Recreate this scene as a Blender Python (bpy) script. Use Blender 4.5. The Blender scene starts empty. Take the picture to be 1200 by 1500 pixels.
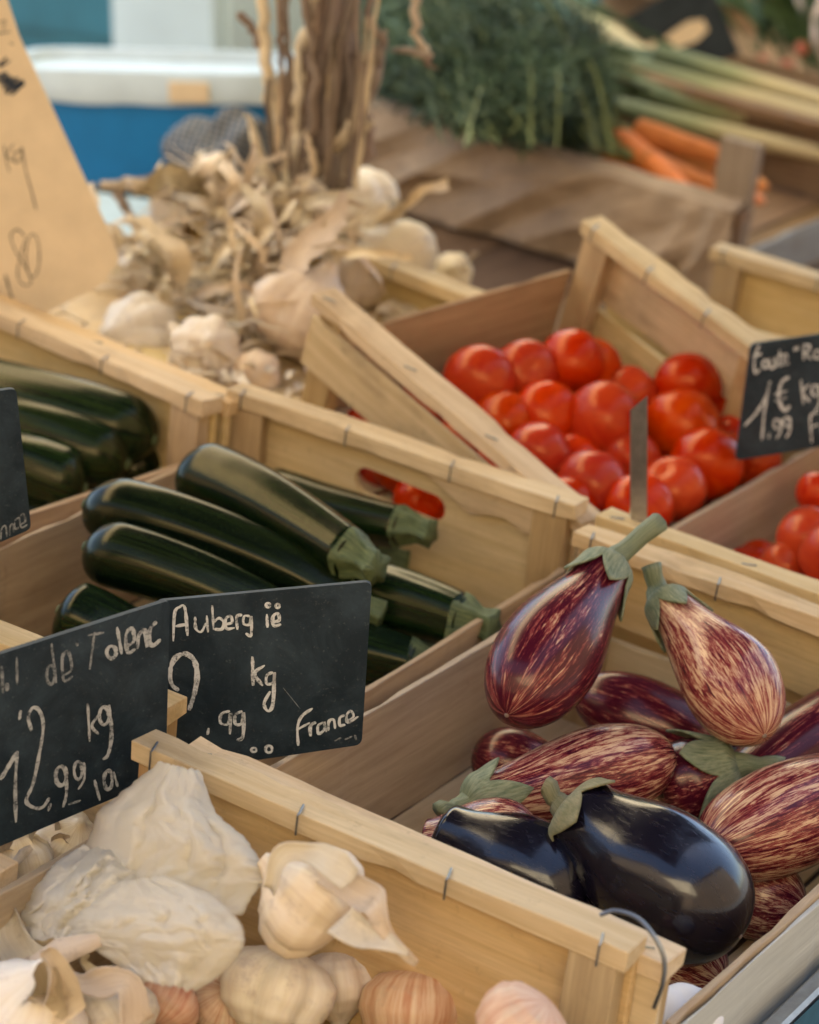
import bpy, bmesh, math, random
from math import sin, cos, pi, radians, sqrt
from mathutils import Vector, Matrix, noise
from mathutils.geometry import tessellate_polygon

random.seed(7)
SC = bpy.context.scene
COL = SC.collection

# ------------------------------------------------------------------ frames
# "stall" coordinates: x across the stall towards the customer, y along the stall away from the camera, z off the table.
TILT = radians(8.02)                                   # the stall slopes down to the customer's side
MS = Matrix.Translation((0, 0, 1.0)) @ Matrix.Rotation(TILT, 4, 'Y')
CAM = Vector((0.98024508, -1.3806529, 0.91801265))     # in stall coordinates
RC = Matrix(((0.82959652, 0.54598904, 0.11689988), (0.30518031, -0.26805409, -0.9137899), (-0.46758378, 0.79375247, -0.38900184)))
FPX = 3919.86                                          # focal length in pixels of the 1200 x 1500 photograph

# ------------------------------------------------------------------ camera
cd = bpy.data.cameras.new('camera')
cam = bpy.data.objects.new('camera', cd)
COL.objects.link(cam)
right, down, fwd = (Vector(RC[i]) for i in range(3))
rot3 = Matrix((right, -down, -fwd)).transposed()
cam.matrix_world = MS @ (Matrix.Translation(CAM) @ rot3.to_4x4())
cd.sensor_fit = 'VERTICAL'
cd.sensor_height = 30.0
cd.lens = FPX / 1500 * 30.0
cd.clip_start, cd.clip_end = 0.05, 300
cd.dof.use_dof = True
cd.dof.focus_distance = 1.99
cd.dof.aperture_fstop = 4.2
cd.dof.aperture_blades = 7
SC.camera = cam

# ------------------------------------------------------------------ world, sun, exposure
SUN_EL, SUN_AZ = radians(63), radians(-35)             # azimuth measured from +y towards +x in the world
world = bpy.data.worlds.new('World')
SC.world = world
world.use_nodes = True
wn = world.node_tree
wn.nodes.clear()
sky = wn.nodes.new('ShaderNodeTexSky')
sky.sky_type = 'NISHITA'
sky.sun_disc = False
sky.sun_elevation = SUN_EL
sky.sun_rotation = SUN_AZ
bg = wn.nodes.new('ShaderNodeBackground')
bg.inputs['Strength'].default_value = 0.05
wo = wn.nodes.new('ShaderNodeOutputWorld')
wn.links.new(sky.outputs[0], bg.inputs[0])
wn.links.new(bg.outputs[0], wo.inputs[0])
sl = bpy.data.lights.new('sun', 'SUN')
sl.energy = 5.0
sl.angle = radians(0.6)
sl.color = (1.0, 0.95, 0.87)
sun = bpy.data.objects.new('sun', sl)
COL.objects.link(sun)
sd = Vector((sin(SUN_AZ) * cos(SUN_EL), cos(SUN_AZ) * cos(SUN_EL), sin(SUN_EL)))
sun.rotation_euler = sd.to_track_quat('Z', 'Y').to_euler()
sun.location = (0, 0, 6)
SC.view_settings.view_transform = 'Standard'
SC.view_settings.look = 'None'
SC.view_settings.exposure = 3.1
SC.view_settings.gamma = 1.0
SC.view_settings.use_curve_mapping = False
SC.cycles.use_denoising = True
SC.cycles.max_bounces = 7
SC.cycles.diffuse_bounces = 4
SC.cycles.glossy_bounces = 3
SC.cycles.transmission_bounces = 4
SC.cycles.caustics_reflective = False
SC.cycles.caustics_refractive = False
SC.cycles.sample_clamp_indirect = 6

# ------------------------------------------------------------------ placing helpers
def ray(px, py):
    return RC.transposed() @ Vector(((px - 600) / FPX, (py - 750) / FPX, 1.0))

def at(px, py, ax, val):
    """stall point on the plane x, y or z = val that shows at a pixel of the photograph"""
    d = ray(px, py)
    i = 'xyz'.index(ax)
    return CAM + d * ((val - CAM[i]) / d[i])

def at_plane(px, py, p, n):
    d = ray(px, py)
    return CAM + d * ((Vector(p) - CAM).dot(n) / d.dot(n))

def at_depth(px, py, dep):
    return CAM + ray(px, py) * dep

def frame(o, x, y, z):
    m = Matrix((x, y, z)).transposed().to_4x4()
    m.translation = o
    return m

# ------------------------------------------------------------------ materials
MATS = {}
class NT:
    def __init__(s, name):
        s.m = bpy.data.materials.new(name)
        s.m.use_nodes = True
        s.t = s.m.node_tree
        s.t.nodes.clear()
        s.out = s.t.nodes.new('ShaderNodeOutputMaterial')
        s.b = s.t.nodes.new('ShaderNodeBsdfPrincipled')
        s.l(s.b.outputs[0], s.out.inputs[0])
    def n(s, typ, **kw):
        nd = s.t.nodes.new('ShaderNode' + typ)
        for k, v in kw.items():
            setattr(nd, k, v)
        return nd
    def l(s, a, b):
        s.t.links.new(a, b)
    def coords(s, kind, scale, rnd=True):
        """texture space ('Object' or the attribute 'dir') stretched and shifted per object"""
        if kind == 'dir':
            src = s.n('Attribute', attribute_name='dir').outputs['Vector']
        else:
            src = s.n('TexCoord').outputs[kind]
        mp = s.n('Mapping')
        mp.inputs['Scale'].default_value = scale
        s.l(src, mp.inputs['Vector'])
        if rnd:
            oi = s.n('ObjectInfo')
            mu = s.n('Math', operation='MULTIPLY')
            mu.inputs[1].default_value = 57.0
            s.l(oi.outputs['Random'], mu.inputs[0])
            cb = s.n('CombineXYZ')
            for i in range(3):
                s.l(mu.outputs[0], cb.inputs[i])
            s.l(cb.outputs[0], mp.inputs['Location'])
        return mp.outputs[0]
    def noise(s, vec, scale=5, detail=4, rough=0.55, dist=0.0):
        nd = s.n('TexNoise')
        s.l(vec, nd.inputs['Vector'])
        nd.inputs['Scale'].default_value = scale
        nd.inputs['Detail'].default_value = detail
        nd.inputs['Roughness'].default_value = rough
        nd.inputs['Distortion'].default_value = dist
        return nd.outputs['Fac']
    def ramp(s, fac, stops, interp='LINEAR'):
        r = s.n('ValToRGB')
        r.color_ramp.interpolation = interp
        el = r.color_ramp.elements
        while len(el) < len(stops):
            el.new(0.5)
        for e, (p, c) in zip(el, stops):
            e.position = p
            e.color = (c, c, c, 1) if isinstance(c, (int, float)) else (*c, 1)
        s.l(fac, r.inputs[0])
        return r.outputs[0]
    def mix(s, fac, a, b, mode='MIX'):
        m = s.n('Mix', data_type='RGBA', blend_type=mode)
        for sock, v in ((m.inputs[0], fac), (m.inputs[6], a), (m.inputs[7], b)):
            if isinstance(v, bpy.types.NodeSocket):
                s.l(v, sock)
            elif isinstance(v, (int, float)):
                sock.default_value = v
            else:
                sock.default_value = (*v, 1)
        return m.outputs[2]
    def rand_hsv(s, col, dh=0.01, ds=0.1, dv=0.15):
        oi = s.n('ObjectInfo')
        h = s.n('HueSaturation')
        for nm, base, d, k in (('Hue', 0.5, dh, 1.0), ('Saturation', 1.0, ds, 7.3), ('Value', 1.0, dv, 13.7)):
            mu = s.n('Math', operation='MULTIPLY'); mu.inputs[1].default_value = k
            s.l(oi.outputs['Random'], mu.inputs[0])
            fr = s.n('Math', operation='FRACT'); s.l(mu.outputs[0], fr.inputs[0])
            mr = s.n('MapRange'); mr.inputs[3].default_value = base - d; mr.inputs[4].default_value = base + d
            s.l(fr.outputs[0], mr.inputs[0])
            s.l(mr.outputs[0], h.inputs[nm])
        s.l(col, h.inputs['Color'])
        return h.outputs[0]
    def bump(s, height, strength=0.3, dist=0.001):
        b = s.n('Bump')
        b.inputs['Strength'].default_value = strength
        b.inputs['Distance'].default_value = dist
        s.l(height, b.inputs['Height'])
        s.l(b.outputs[0], s.b.inputs['Normal'])
    def set(s, **kw):
        for k, v in kw.items():
            sock = s.b.inputs[k.replace('_', ' ')]
            if isinstance(v, bpy.types.NodeSocket):
                s.l(v, sock)
            elif isinstance(v, tuple):
                sock.default_value = (*v, 1) if len(sock.default_value) == 4 else v
            else:
                sock.default_value = v
        return s.m

def wood(name, light, dark, stain=0.5, rough=0.62, dv=0.12, stain_col=(0.16, 0.10, 0.06)):
    """planed softwood: grain along the plank's own x axis"""
    t = NT(name)
    g = t.noise(t.coords('Object', (5, 90, 90)), 1.0, 5, 0.6, 0.6)
    f = t.noise(t.coords('Object', (14, 420, 420)), 1.0, 3, 0.7)
    c = t.mix(t.ramp(g, [(0.34, 0), (0.66, 1)]), light, dark)
    c = t.mix(t.ramp(f, [(0.40, 0), (0.75, 0.35)]), c, tuple(x * 0.62 for x in dark))
    big = t.noise(t.coords('Object', (7, 16, 16)), 1.0, 5, 0.65)
    c = t.mix(t.ramp(big, [(0.52, 0), (0.78, stain)]), c, stain_col)
    fine = t.noise(t.coords('Object', (60, 60, 60)), 1.0, 6, 0.75)
    c = t.mix(t.ramp(fine, [(0.60, 0), (0.74, stain * 0.8)]), c, stain_col)
    c = t.rand_hsv(c, 0.008, 0.12, dv)
    t.bump(f, 0.35, 0.0008)
    return t.set(Base_Color=c, Roughness=rough, Specular_IOR_Level=0.25)

def plain(name, col, rough=0.5, var=0.25, scale=40, metallic=0.0, spec=0.4, bump=0.15, kind='Object', sss=0.0):
    t = NT(name)
    a = t.noise(t.coords(kind, (1, 1, 1)), scale, 5, 0.65)
    c = t.mix(t.ramp(a, [(0.3, 0), (0.75, 1)]), tuple(x * (1 + var * .4) for x in col), tuple(x * (1 - var) for x in col))
    t.bump(a, bump, 0.001)
    return t.set(Base_Color=c, Roughness=rough, Metallic=metallic, Specular_IOR_Level=spec)

M = {}
M['batten'] = wood('planed_batten_wood', (0.74, 0.58, 0.355), (0.62, 0.45, 0.245), 0.5)
M['panel'] = wood('peeled_veneer_wood', (0.71, 0.545, 0.305), (0.62, 0.45, 0.225), 0.42)
M['board'] = wood('sawn_board_wood', (0.54, 0.40, 0.255), (0.40, 0.28, 0.17), 0.4)
M['post'] = wood('corner_post_wood', (0.55, 0.40, 0.22), (0.40, 0.27, 0.14), 0.30)
M['greyboard'] = wood('skylit_pale_grey_board', (0.52, 0.53, 0.48), (0.44, 0.45, 0.41), 0.25, stain_col=(0.25, 0.24, 0.21))  # pale grey skylight on the outer side wall, put into the colour
M['dirty'] = wood('weathered_board_wood', (0.68, 0.53, 0.31), (0.54, 0.40, 0.21), 0.6, stain_col=(0.10, 0.07, 0.045))
M['table'] = wood('table_board_wood', (0.22, 0.14, 0.09), (0.12, 0.08, 0.05), 0.6)
M['wire'] = plain('staple_wire', (0.20, 0.21, 0.22), 0.35, 0.2, 80, 0.9)
M['steel'] = plain('brushed_steel', (0.50, 0.48, 0.47), 0.28, 0.35, 60, 1.0)
M['rail'] = plain('dull_zinc_rail', (0.36, 0.38, 0.38), 0.45, 0.3, 50, 0.8)
M['skirt'] = plain('blue_stall_cloth', (0.03, 0.11, 0.17), 0.75, 0.3, 60)

def slate():
    t = NT('slate_board')
    a = t.noise(t.coords('Object', (1, 1, 1)), 22, 6, 0.7, 0.5)
    b = t.noise(t.coords('Object', (1, 1, 1)), 300, 4, 0.7)
    c = t.mix(t.ramp(a, [(0.42, 0), (0.8, 1)]), (0.006, 0.015, 0.024), (0.034, 0.055, 0.074))
    c = t.mix(t.ramp(b, [(0.60, 0), (0.74, 0.5)]), c, (0.11, 0.12, 0.12))
    t.bump(b, 0.25, 0.0006)
    return t.set(Base_Color=c, Roughness=0.55, Specular_IOR_Level=0.35)
M['slate'] = slate()

def chalk(name, opacity):
    t = NT(name)
    a = t.noise(t.coords('Object', (1, 1, 1)), 520, 4, 0.8)
    b = t.noise(t.coords('Object', (1, 1, 1)), 110, 3, 0.6)
    m = t.n('Math', operation='MULTIPLY_ADD'); m.inputs[1].default_value = 0.55
    h = t.n('Math', operation='MULTIPLY'); h.inputs[1].default_value = 0.5
    t.l(b, h.inputs[0]); t.l(a, m.inputs[0]); t.l(h.outputs[0], m.inputs[2])
    k = 0.06 * opacity
    c = t.mix(t.ramp(m.outputs[0], [(0.44 - k, 0), (0.60 - k, 1)]), (0.03, 0.04, 0.05), (0.60 * opacity + .04, 0.61 * opacity + .05, 0.60 * opacity + .06))
    return t.set(Base_Color=c, Roughness=0.95, Specular_IOR_Level=0.1)
M['chalk'] = chalk('chalk_line', 1.0)
M['chalk_faint'] = chalk('rubbed_chalk_line', 0.38)
M['chalk_mid'] = chalk('soft_chalk_line', 0.66)
M['pencil'] = plain('black_marker_ink', (0.03, 0.028, 0.03), 0.6, 0.3, 200)
M['inkblue'] = plain('blue_black_marker_ink', (0.015, 0.03, 0.06), 0.6, 0.4, 200)
M['card'] = plain('cream_card', (0.78, 0.65, 0.47), 0.8, 0.10, 30)

def zucchini_mat():
    t = NT('courgette_skin')
    st = t.noise(t.coords('dir', (3.2, 3.2, 0.5)), 1.6, 4, 0.6, 0.3)
    c = t.mix(t.ramp(st, [(0.42, 0), (0.66, 1)]), (0.0018, 0.0075, 0.0036), (0.011, 0.023, 0.005))
    v = t.n('TexVoronoi'); v.inputs['Scale'].default_value = 16
    t.l(t.coords('dir', (2.2, 2.2, 9)), v.inputs['Vector'])
    sp = t.ramp(v.outputs['Distance'], [(0.14, 1), (0.27, 0)])
    msk = t.ramp(t.noise(t.coords('dir', (2, 2, 2)), 3, 3), [(0.40, 0), (0.62, 0.8)])
    mm = t.mix(1.0, sp, msk, 'MULTIPLY')
    c = t.mix(mm, c, (0.075, 0.12, 0.04))
    c = t.rand_hsv(c, 0.01, 0.1, 0.25)
    r = t.ramp(t.noise(t.coords('dir', (5, 5, 5)), 4, 4), [(0.3, 0.16), (0.8, 0.30)])
    t.bump(st, 0.12, 0.002)
    return t.set(Base_Color=c, Roughness=r, Specular_IOR_Level=0.34, Specular_Tint=(1.0, 0.86, 0.55))
M['zucchini'] = zucchini_mat()
def stem_mat(name, a, b):
    t = NT(name)
    n1 = t.noise(t.coords('dir', (6, 6, 1.5)), 2.0, 5, 0.65)
    n2 = t.noise(t.coords('dir', (20, 20, 3)), 2.0, 5, 0.75)
    c = t.mix(t.ramp(n1, [(0.35, 0), (0.65, 1)]), a, b)
    c = t.mix(t.ramp(n2, [(0.55, 0), (0.72, 0.7)]), c, (0.20, 0.13, 0.055))
    t.bump(n2, 0.5, 0.002)
    return t.set(Base_Color=c, Roughness=0.5, Specular_IOR_Level=0.4)
M['zuc_stem'] = stem_mat('courgette_stalk', (0.045, 0.075, 0.028), (0.17, 0.21, 0.085))
M['calyx'] = stem_mat('aubergine_calyx', (0.11, 0.15, 0.075), (0.30, 0.32, 0.19))
M['calyx_dry'] = stem_mat('dry_aubergine_calyx', (0.17, 0.17, 0.08), (0.30, 0.27, 0.15))

def aub_mat(name, lo, hi, dark, pale):
    t = NT(name)
    a = t.noise(t.coords('dir', (6.5, 6.5, 3.6)), 1.5, 6, 0.70, 0.9)
    b = t.noise(t.coords('dir', (22, 22, 9.0)), 1.5, 5, 0.75, 0.8)
    m = t.n('Math', operation='MULTIPLY_ADD'); m.inputs[1].default_value = 0.45
    m2 = t.n('Math', operation='MULTIPLY'); m2.inputs[1].default_value = 0.55
    t.l(a, m2.inputs[0]); t.l(b, m.inputs[0]); t.l(m2.outputs[0], m.inputs[2])
    blot = t.noise(t.coords('dir', (1.6, 1.6, 1.0)), 1.5, 2)
    m3 = t.n('Math', operation='MULTIPLY_ADD'); m3.inputs[1].default_value = 0.22; t.l(blot, m3.inputs[0]); t.l(m.outputs[0], m3.inputs[2])
    c = t.ramp(m3.outputs[0], [(lo, dark), ((lo + hi) / 2, (0.27, 0.045, 0.045)), (hi, pale)])
    # cream bloom round the blossom end
    at_ = t.n('Attribute', attribute_name='dir')
    sx = t.n('SeparateXYZ'); t.l(at_.outputs['Vector'], sx.inputs[0])
    m4 = t.n('Math', operation='MULTIPLY_ADD'); m4.inputs[1].default_value = 0.20; t.l(b, m4.inputs[0]); t.l(sx.outputs[2], m4.inputs[2])
    return t, c, b
def striped(name, lo, hi):
    t, c, b = aub_mat(name, lo, hi, (0.060, 0.004, 0.014), (0.66, 0.44, 0.27))
    t.bump(b, 0.05, 0.001)
    return t.set(Base_Color=c, Roughness=0.22, Specular_IOR_Level=0.40, Specular_Tint=(1.0, 0.80, 0.66), Coat_Weight=0.12, Coat_Roughness=0.12)
M['aub_dark'] = striped('dark_striped_aubergine_skin', 0.62, 0.74)
M['aub_mid'] = striped('red_striped_aubergine_skin', 0.55, 0.68)
M['aub_pale'] = striped('pale_striped_aubergine_skin', 0.51, 0.665)
def black_aub():
    t = NT('black_aubergine_skin')
    a = t.noise(t.coords('dir', (3, 3, 1)), 2, 4)
    c = t.mix(a, (0.003, 0.003, 0.008), (0.008, 0.005, 0.013))
    v = t.n('TexVoronoi'); v.inputs['Scale'].default_value = 9; t.l(t.coords('dir', (2, 2, 4)), v.inputs['Vector'])
    c = t.mix(t.ramp(v.outputs['Distance'], [(0.03, 0.5), (0.06, 0)]), c, (0.14, 0.09, 0.05))
    r = t.ramp(t.noise(t.coords('dir', (3, 3, 3)), 5, 4), [(0.35, 0.14), (0.75, 0.34)])
    return t.set(Base_Color=c, Roughness=r, Specular_IOR_Level=0.5, Coat_Weight=0.3, Coat_Roughness=0.10)
M['aub_black'] = black_aub()

def tomato_mat():
    t = NT('tomato_skin')
    a = t.noise(t.coords('dir', (1.5, 1.5, 1.5)), 1.6, 4, 0.55)
    c = t.mix(t.ramp(a, [(0.3, 0), (0.75, 1)]), (0.45, 0.020, 0.0012), (0.57, 0.056, 0.0015))
    v = t.noise(t.coords('dir', (40, 40, 40)), 1, 3)
    c = t.mix(t.ramp(v, [(0.62, 0), (0.78, 0.15)]), c, (0.60, 0.12, 0.02))
    c = t.rand_hsv(c, 0.004, 0.03, 0.12)
    return t.set(Base_Color=c, Roughness=0.22, Specular_IOR_Level=0.50, Specular_Tint=(1.0, 0.62, 0.30), Subsurface_Weight=0.12, Subsurface_Radius=(0.012, 0.003, 0.001), Subsurface_Scale=1.0)
M['tomato'] = tomato_mat()
M['scar'] = stem_mat('tomato_scar', (0.30, 0.22, 0.06), (0.45, 0.36, 0.12))

def garlic_mat(name, a, b, streak, amt):
    t = NT(name)
    n1 = t.noise(t.coords('dir', (4, 4, 0.7)), 1.8, 5, 0.65, 0.3)
    n2 = t.noise(t.coords('dir', (11, 11, 1.3)), 1.2, 5, 0.6, 0.4)
    c = t.mix(t.ramp(n1, [(0.35, 0), (0.68, 1)]), a, b)
    c = t.mix(t.ramp(n2, [(0.50, 0), (0.76, amt * 0.7)]), c, streak)
    n3 = t.noise(t.coords('Object', (1, 1, 1)), 55, 5, 0.7)
    c = t.mix(t.ramp(n3, [(0.55, 0), (0.75, 0.45)]), c, tuple(x * .55 for x in streak))
    c = t.rand_hsv(c, 0.012, 0.12, 0.12)
    t.bump(n2, 0.18, 0.0015)
    return t.set(Base_Color=c, Roughness=0.52, Specular_IOR_Level=0.35, Subsurface_Weight=0.08, Subsurface_Radius=(0.006, 0.004, 0.002), Subsurface_Scale=1.0)
M['garlic'] = garlic_mat('cream_garlic_skin', (0.78, 0.66, 0.49), (0.66, 0.52, 0.35), (0.48, 0.33, 0.26), 0.5)
M['garlic_white'] = garlic_mat('white_garlic_skin', (0.84, 0.77, 0.67), (0.74, 0.65, 0.53), (0.58, 0.45, 0.45), 0.35)
M['garlic_pink'] = garlic_mat('pink_garlic_skin', (0.74, 0.55, 0.40), (0.54, 0.24, 0.15), (0.76, 0.64, 0.50), 0.8)
def dry(name, a, b, trans=0.0):
    t = NT(name)
    n1 = t.noise(t.coords('dir', (8, 8, 1.0)), 2.0, 5, 0.65, 0.2)
    c = t.mix(t.ramp(n1, [(0.32, 0), (0.70, 1)]), a, b)
    n3 = t.noise(t.coords('Object', (1, 1, 1)), 45, 5, 0.7)
    c = t.mix(t.ramp(n3, [(0.54, 0), (0.75, 0.6)]), c, tuple(x * .4 for x in b))
    c = t.rand_hsv(c, 0.012, 0.18, 0.25)
    t.bump(n1, 0.5, 0.003)
    return t.set(Base_Color=c, Roughness=0.75, Specular_IOR_Level=0.2)
M['leaf'] = dry('dry_garlic_leaf', (0.77, 0.66, 0.50), (0.62, 0.50, 0.36))
M['stalk'] = dry('dry_garlic_stalk', (0.38, 0.30, 0.24), (0.20, 0.15, 0.13))
M['husk'] = dry('loose_garlic_husk', (0.80, 0.69, 0.53), (0.64, 0.52, 0.37))
M['straw'] = dry('straw_bedding', (0.34, 0.22, 0.09), (0.20, 0.12, 0.05))
def bag_mat():
    t = NT('thin_white_paper')
    n = t.noise(t.coords('Object', (1, 1, 1)), 18, 5, 0.6)
    f = t.noise(t.coords('Object', (1, 1, 1)), 130, 4, 0.7)
    c = t.mix(n, (0.93, 0.90, 0.82), (0.90, 0.86, 0.76))
    w = t.noise(t.coords('Object', (1, 1, 1)), 30, 2)
    vs = []
    for sc_ in (26, 62):
        v = t.n('TexVoronoi'); v.feature = 'DISTANCE_TO_EDGE'; v.inputs['Scale'].default_value = sc_
        ad = t.n('VectorMath', operation='MULTIPLY_ADD'); ad.inputs[1].default_value = (0.03, 0.03, 0.03)
        cc = t.n('CombineXYZ')
        for i in range(3):
            t.l(w, cc.inputs[i])
        t.l(cc.outputs[0], ad.inputs[0]); t.l(t.coords('Object', (1, 1, 1), False), ad.inputs[2])
        t.l(ad.outputs[0], v.inputs['Vector'])
        vs.append(v.outputs['Distance'])
    hs = t.n('Math', operation='ADD'); t.l(vs[0], hs.inputs[0]); t.l(vs[1], hs.inputs[1])
    t.bump(hs.outputs[0], 0.28, 0.010)
    t.set(Base_Color=c, Roughness=0.42, Specular_IOR_Level=0.3)
    tr = t.n('BsdfTranslucent'); t.l(c, tr.inputs[0])
    mx = t.n('MixShader'); mx.inputs[0].default_value = 0.6
    t.l(t.b.outputs[0], mx.inputs[1]); t.l(tr.outputs[0], mx.inputs[2])
    tp = t.n('BsdfTransparent'); m2 = t.n('MixShader'); m2.inputs[0].default_value = 0.12
    t.l(mx.outputs[0], m2.inputs[1]); t.l(tp.outputs[0], m2.inputs[2]); t.l(m2.outputs[0], t.out.inputs[0])
    return t.m
M['bag'] = bag_mat()
M['tissue'] = plain('white_tissue', (0.78, 0.76, 0.74), 0.7, 0.1, 30)
M['kraft'] = plain('brown_kraft_paper', (0.37, 0.28, 0.205), 0.75, 0.25, 25, bump=0.3)
M['carrot'] = dry('carrot_skin', (0.72, 0.25, 0.02), (0.60, 0.17, 0.012))
M['carrot'].node_tree.nodes['Principled BSDF'].inputs['Roughness'].default_value = 0.45
M['frond'] = plain('carrot_frond', (0.070, 0.130, 0.085), 0.6, 0.8, 7)
M['frond_stalk'] = plain('carrot_leaf_stalk', (0.21, 0.27, 0.12), 0.55, 0.4, 12)
def leek_mat():
    t = NT('leek_skin')
    at_ = t.n('Attribute', attribute_name='dir')
    sx = t.n('SeparateXYZ'); t.l(at_.outputs['Vector'], sx.inputs[0])
    c = t.ramp(sx.outputs[2], [(0.0, (0.72, 0.62, 0.42)), (0.45, (0.62, 0.54, 0.32)), (0.62, (0.30, 0.33, 0.17)), (0.85, (0.10, 0.15, 0.09))])
    n1 = t.noise(t.coords('dir', (14, 14, 0.6)), 1.5, 4)
    c = t.mix(t.ramp(n1, [(0.4, 0), (0.75, 0.35)]), c, (0.16, 0.17, 0.07))
    return t.set(Base_Color=c, Roughness=0.5)
M['leek'] = leek_mat()
M['leek_leaf'] = plain('leek_leaf', (0.12, 0.18, 0.11), 0.5, 0.5, 14)
M['pink'] = plain('pink_radish_skin', (0.55, 0.17, 0.11), 0.4, 0.3, 30)
M['blue'] = plain('blue_plastic', (0.004, 0.20, 0.56), 0.45, 0.15, 10)
M['teal'] = plain('teal_painted_metal', (0.04, 0.19, 0.25), 0.45, 0.4, 5)
M['white_panel'] = plain('bluish_white_plastic', (0.60, 0.74, 0.80), 0.5, 0.12, 6)
M['foam'] = plain('white_polystyrene', (0.50, 0.62, 0.74), 0.7, 0.12, 20)
M['pale_blue'] = plain('pale_blue_plastic', (0.36, 0.47, 0.53), 0.45, 0.2, 15)
M['turq'] = plain('pale_turquoise_plastic', (0.36, 0.74, 0.76), 0.2, 0.1, 10)
M['darkmetal'] = plain('dark_painted_metal', (0.03, 0.05, 0.065), 0.5, 0.3, 20)
M['skylit_wood'] = wood('skylit_grey_wood', (0.40, 0.42, 0.42), (0.30, 0.31, 0.31), 0.4)  # blue-grey skylight on the carrot crate's side, put into the wood colour
M['stakewood'] = wood('stake_wood', (0.40, 0.32, 0.23), (0.30, 0.23, 0.16), 0.4)
M['brownwood'] = wood('brown_weathered_wood', (0.30, 0.19, 0.11), (0.19, 0.115, 0.065), 0.5)
M['cardboard'] = plain('brown_cardboard', (0.33, 0.22, 0.13), 0.8, 0.15, 15)
M['cloth_pale'] = plain('pinkish_white_paper', (0.62, 0.50, 0.46), 0.7, 0.2, 15)
M['stucco'] = plain('ochre_stucco', (0.22, 0.16, 0.10), 0.85, 0.15, 3)
M['awning'] = None
M['asphalt'] = plain('asphalt', (0.055, 0.053, 0.05), 0.9, 0.4, 30)
M['greenleaf'] = plain('leafy_green', (0.05, 0.10, 0.035), 0.55, 0.5, 14)
def check_mat():
    t = NT('checked_cloth')
    v = t.coords('UV', (1, 1, 1), False)
    w1 = t.n('TexWave', wave_type='BANDS', bands_direction='X'); w1.inputs['Scale'].default_value = 3.2; t.l(v, w1.inputs['Vector'])
    w2 = t.n('TexWave', wave_type='BANDS', bands_direction='Y'); w2.inputs['Scale'].default_value = 3.2; t.l(v, w2.inputs['Vector'])
    c = t.mix(t.ramp(w1.outputs[1], [(0.45, 0), (0.55, 1)]), (0.018, 0.03, 0.05), (0.28, 0.24, 0.24))
    c2 = t.mix(t.ramp(w2.outputs[1], [(0.45, 0), (0.55, 1)]), (0.018, 0.03, 0.05), (0.12, 0.17, 0.20))
    c = t.mix(0.5, c, c2)
    return t.set(Base_Color=c, Roughness=0.9)
M['check'] = check_mat()

# ------------------------------------------------------------------ object helpers
def link(name, me, mat=None, parent=None, mw=None, basis=None, smooth=False):
    if mat is not None:
        me.materials.append(mat)
    if smooth:
        me.polygons.foreach_set('use_smooth', [True] * len(me.polygons))
    o = bpy.data.objects.new(name, me)
    COL.objects.link(o)
    if parent is not None:
        o.parent = parent
        if basis is not None:
            o.matrix_basis = basis
    elif mw is not None:
        o.matrix_world = mw
    return o

def tag(o, label, cat, group=None, kind=None):
    o['label'] = label
    o['category'] = cat
    if group:
        o['group'] = group
    if kind:
        o['kind'] = kind
    return o

def empty(name, mw, label=None, cat=None, group=None):
    o = bpy.data.objects.new(name, None)
    o.empty_display_size = 0.03
    COL.objects.link(o)
    o.matrix_world = mw
    if label:
        tag(o, label, cat, group)
    return o

def mesh(verts, faces, dirs=None, uvs=None, name='mesh'):
    me = bpy.data.meshes.new(name)
    me.from_pydata([tuple(v) for v in verts], [], faces)
    if dirs is not None:
        a = me.attributes.new('dir', 'FLOAT_VECTOR', 'POINT')
        a.data.foreach_set('vector', [c for d in dirs for c in d])
    if uvs is not None:
        uv = me.uv_layers.new(name='UVMap')
        for lp in me.loops:
            uv.data[lp.index].uv = uvs[lp.vertex_index]
    me.update()
    return me

def plank_mesh(sx, sy, sz, seg=5, warp=0.0010, bevel=0.0007):
    seg = max(seg, min(20, int(sx / 0.022)))
    """a board, long axis along x, edges eased, slightly uneven"""
    bm = bmesh.new()
    ph = random.uniform(0, 100)
    rows = []
    for i in range(seg + 1):
        x = -sx / 2 + sx * i / seg
        r = []
        for (y, z) in ((-1, -1), (1, -1), (1, 1), (-1, 1)):
            j = Vector((0, noise.noise((x * 9 + ph, y * 3.1, z * 2.3)), noise.noise((x * 9 + ph, y * 2.7 + 9, z * 3.3 + 4)))) * warp * 2 + Vector((0, noise.noise((x * 70 + ph, y * 5, z * 5)), noise.noise((x * 70 + ph, y * 5 + 3, z * 5)))) * warp * 0.7
            e = random.uniform(-.001, .001) if i in (0, seg) else random.uniform(-.003, .003)
            if random.random() < 0.10 and sz > 0.008:
                j += Vector((0, -y, -z)) * random.uniform(0.0008, 0.0022)
            r.append(bm.verts.new(Vector((x + e, y * sy / 2, z * sz / 2)) + j))
        rows.append(r)
    for a, b in zip(rows, rows[1:]):
        for k in range(4):
            bm.faces.new((a[k], b[k], b[(k + 1) % 4], a[(k + 1) % 4]))
    bm.faces.new(rows[0]); bm.faces.new(rows[-1][::-1])
    bmesh.ops.recalc_face_normals(bm, faces=bm.faces)
    if bevel:
        ed = [e for e in bm.edges if len(e.link_faces) == 2 and e.calc_face_angle() > 0.6]
        bmesh.ops.bevel(bm, geom=ed, offset=min(bevel, sy * .3, sz * .3), segments=1, affect='EDGES')
    me = bpy.data.meshes.new('plank')
    bm.to_mesh(me); bm.free()
    return me

AX = {'x': Matrix.Identity(4),
      'y': Matrix.Rotation(pi / 2, 4, 'Z'),
      'z': Matrix.Rotation(-pi / 2, 4, 'Y') @ Matrix.Identity(4)}

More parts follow.
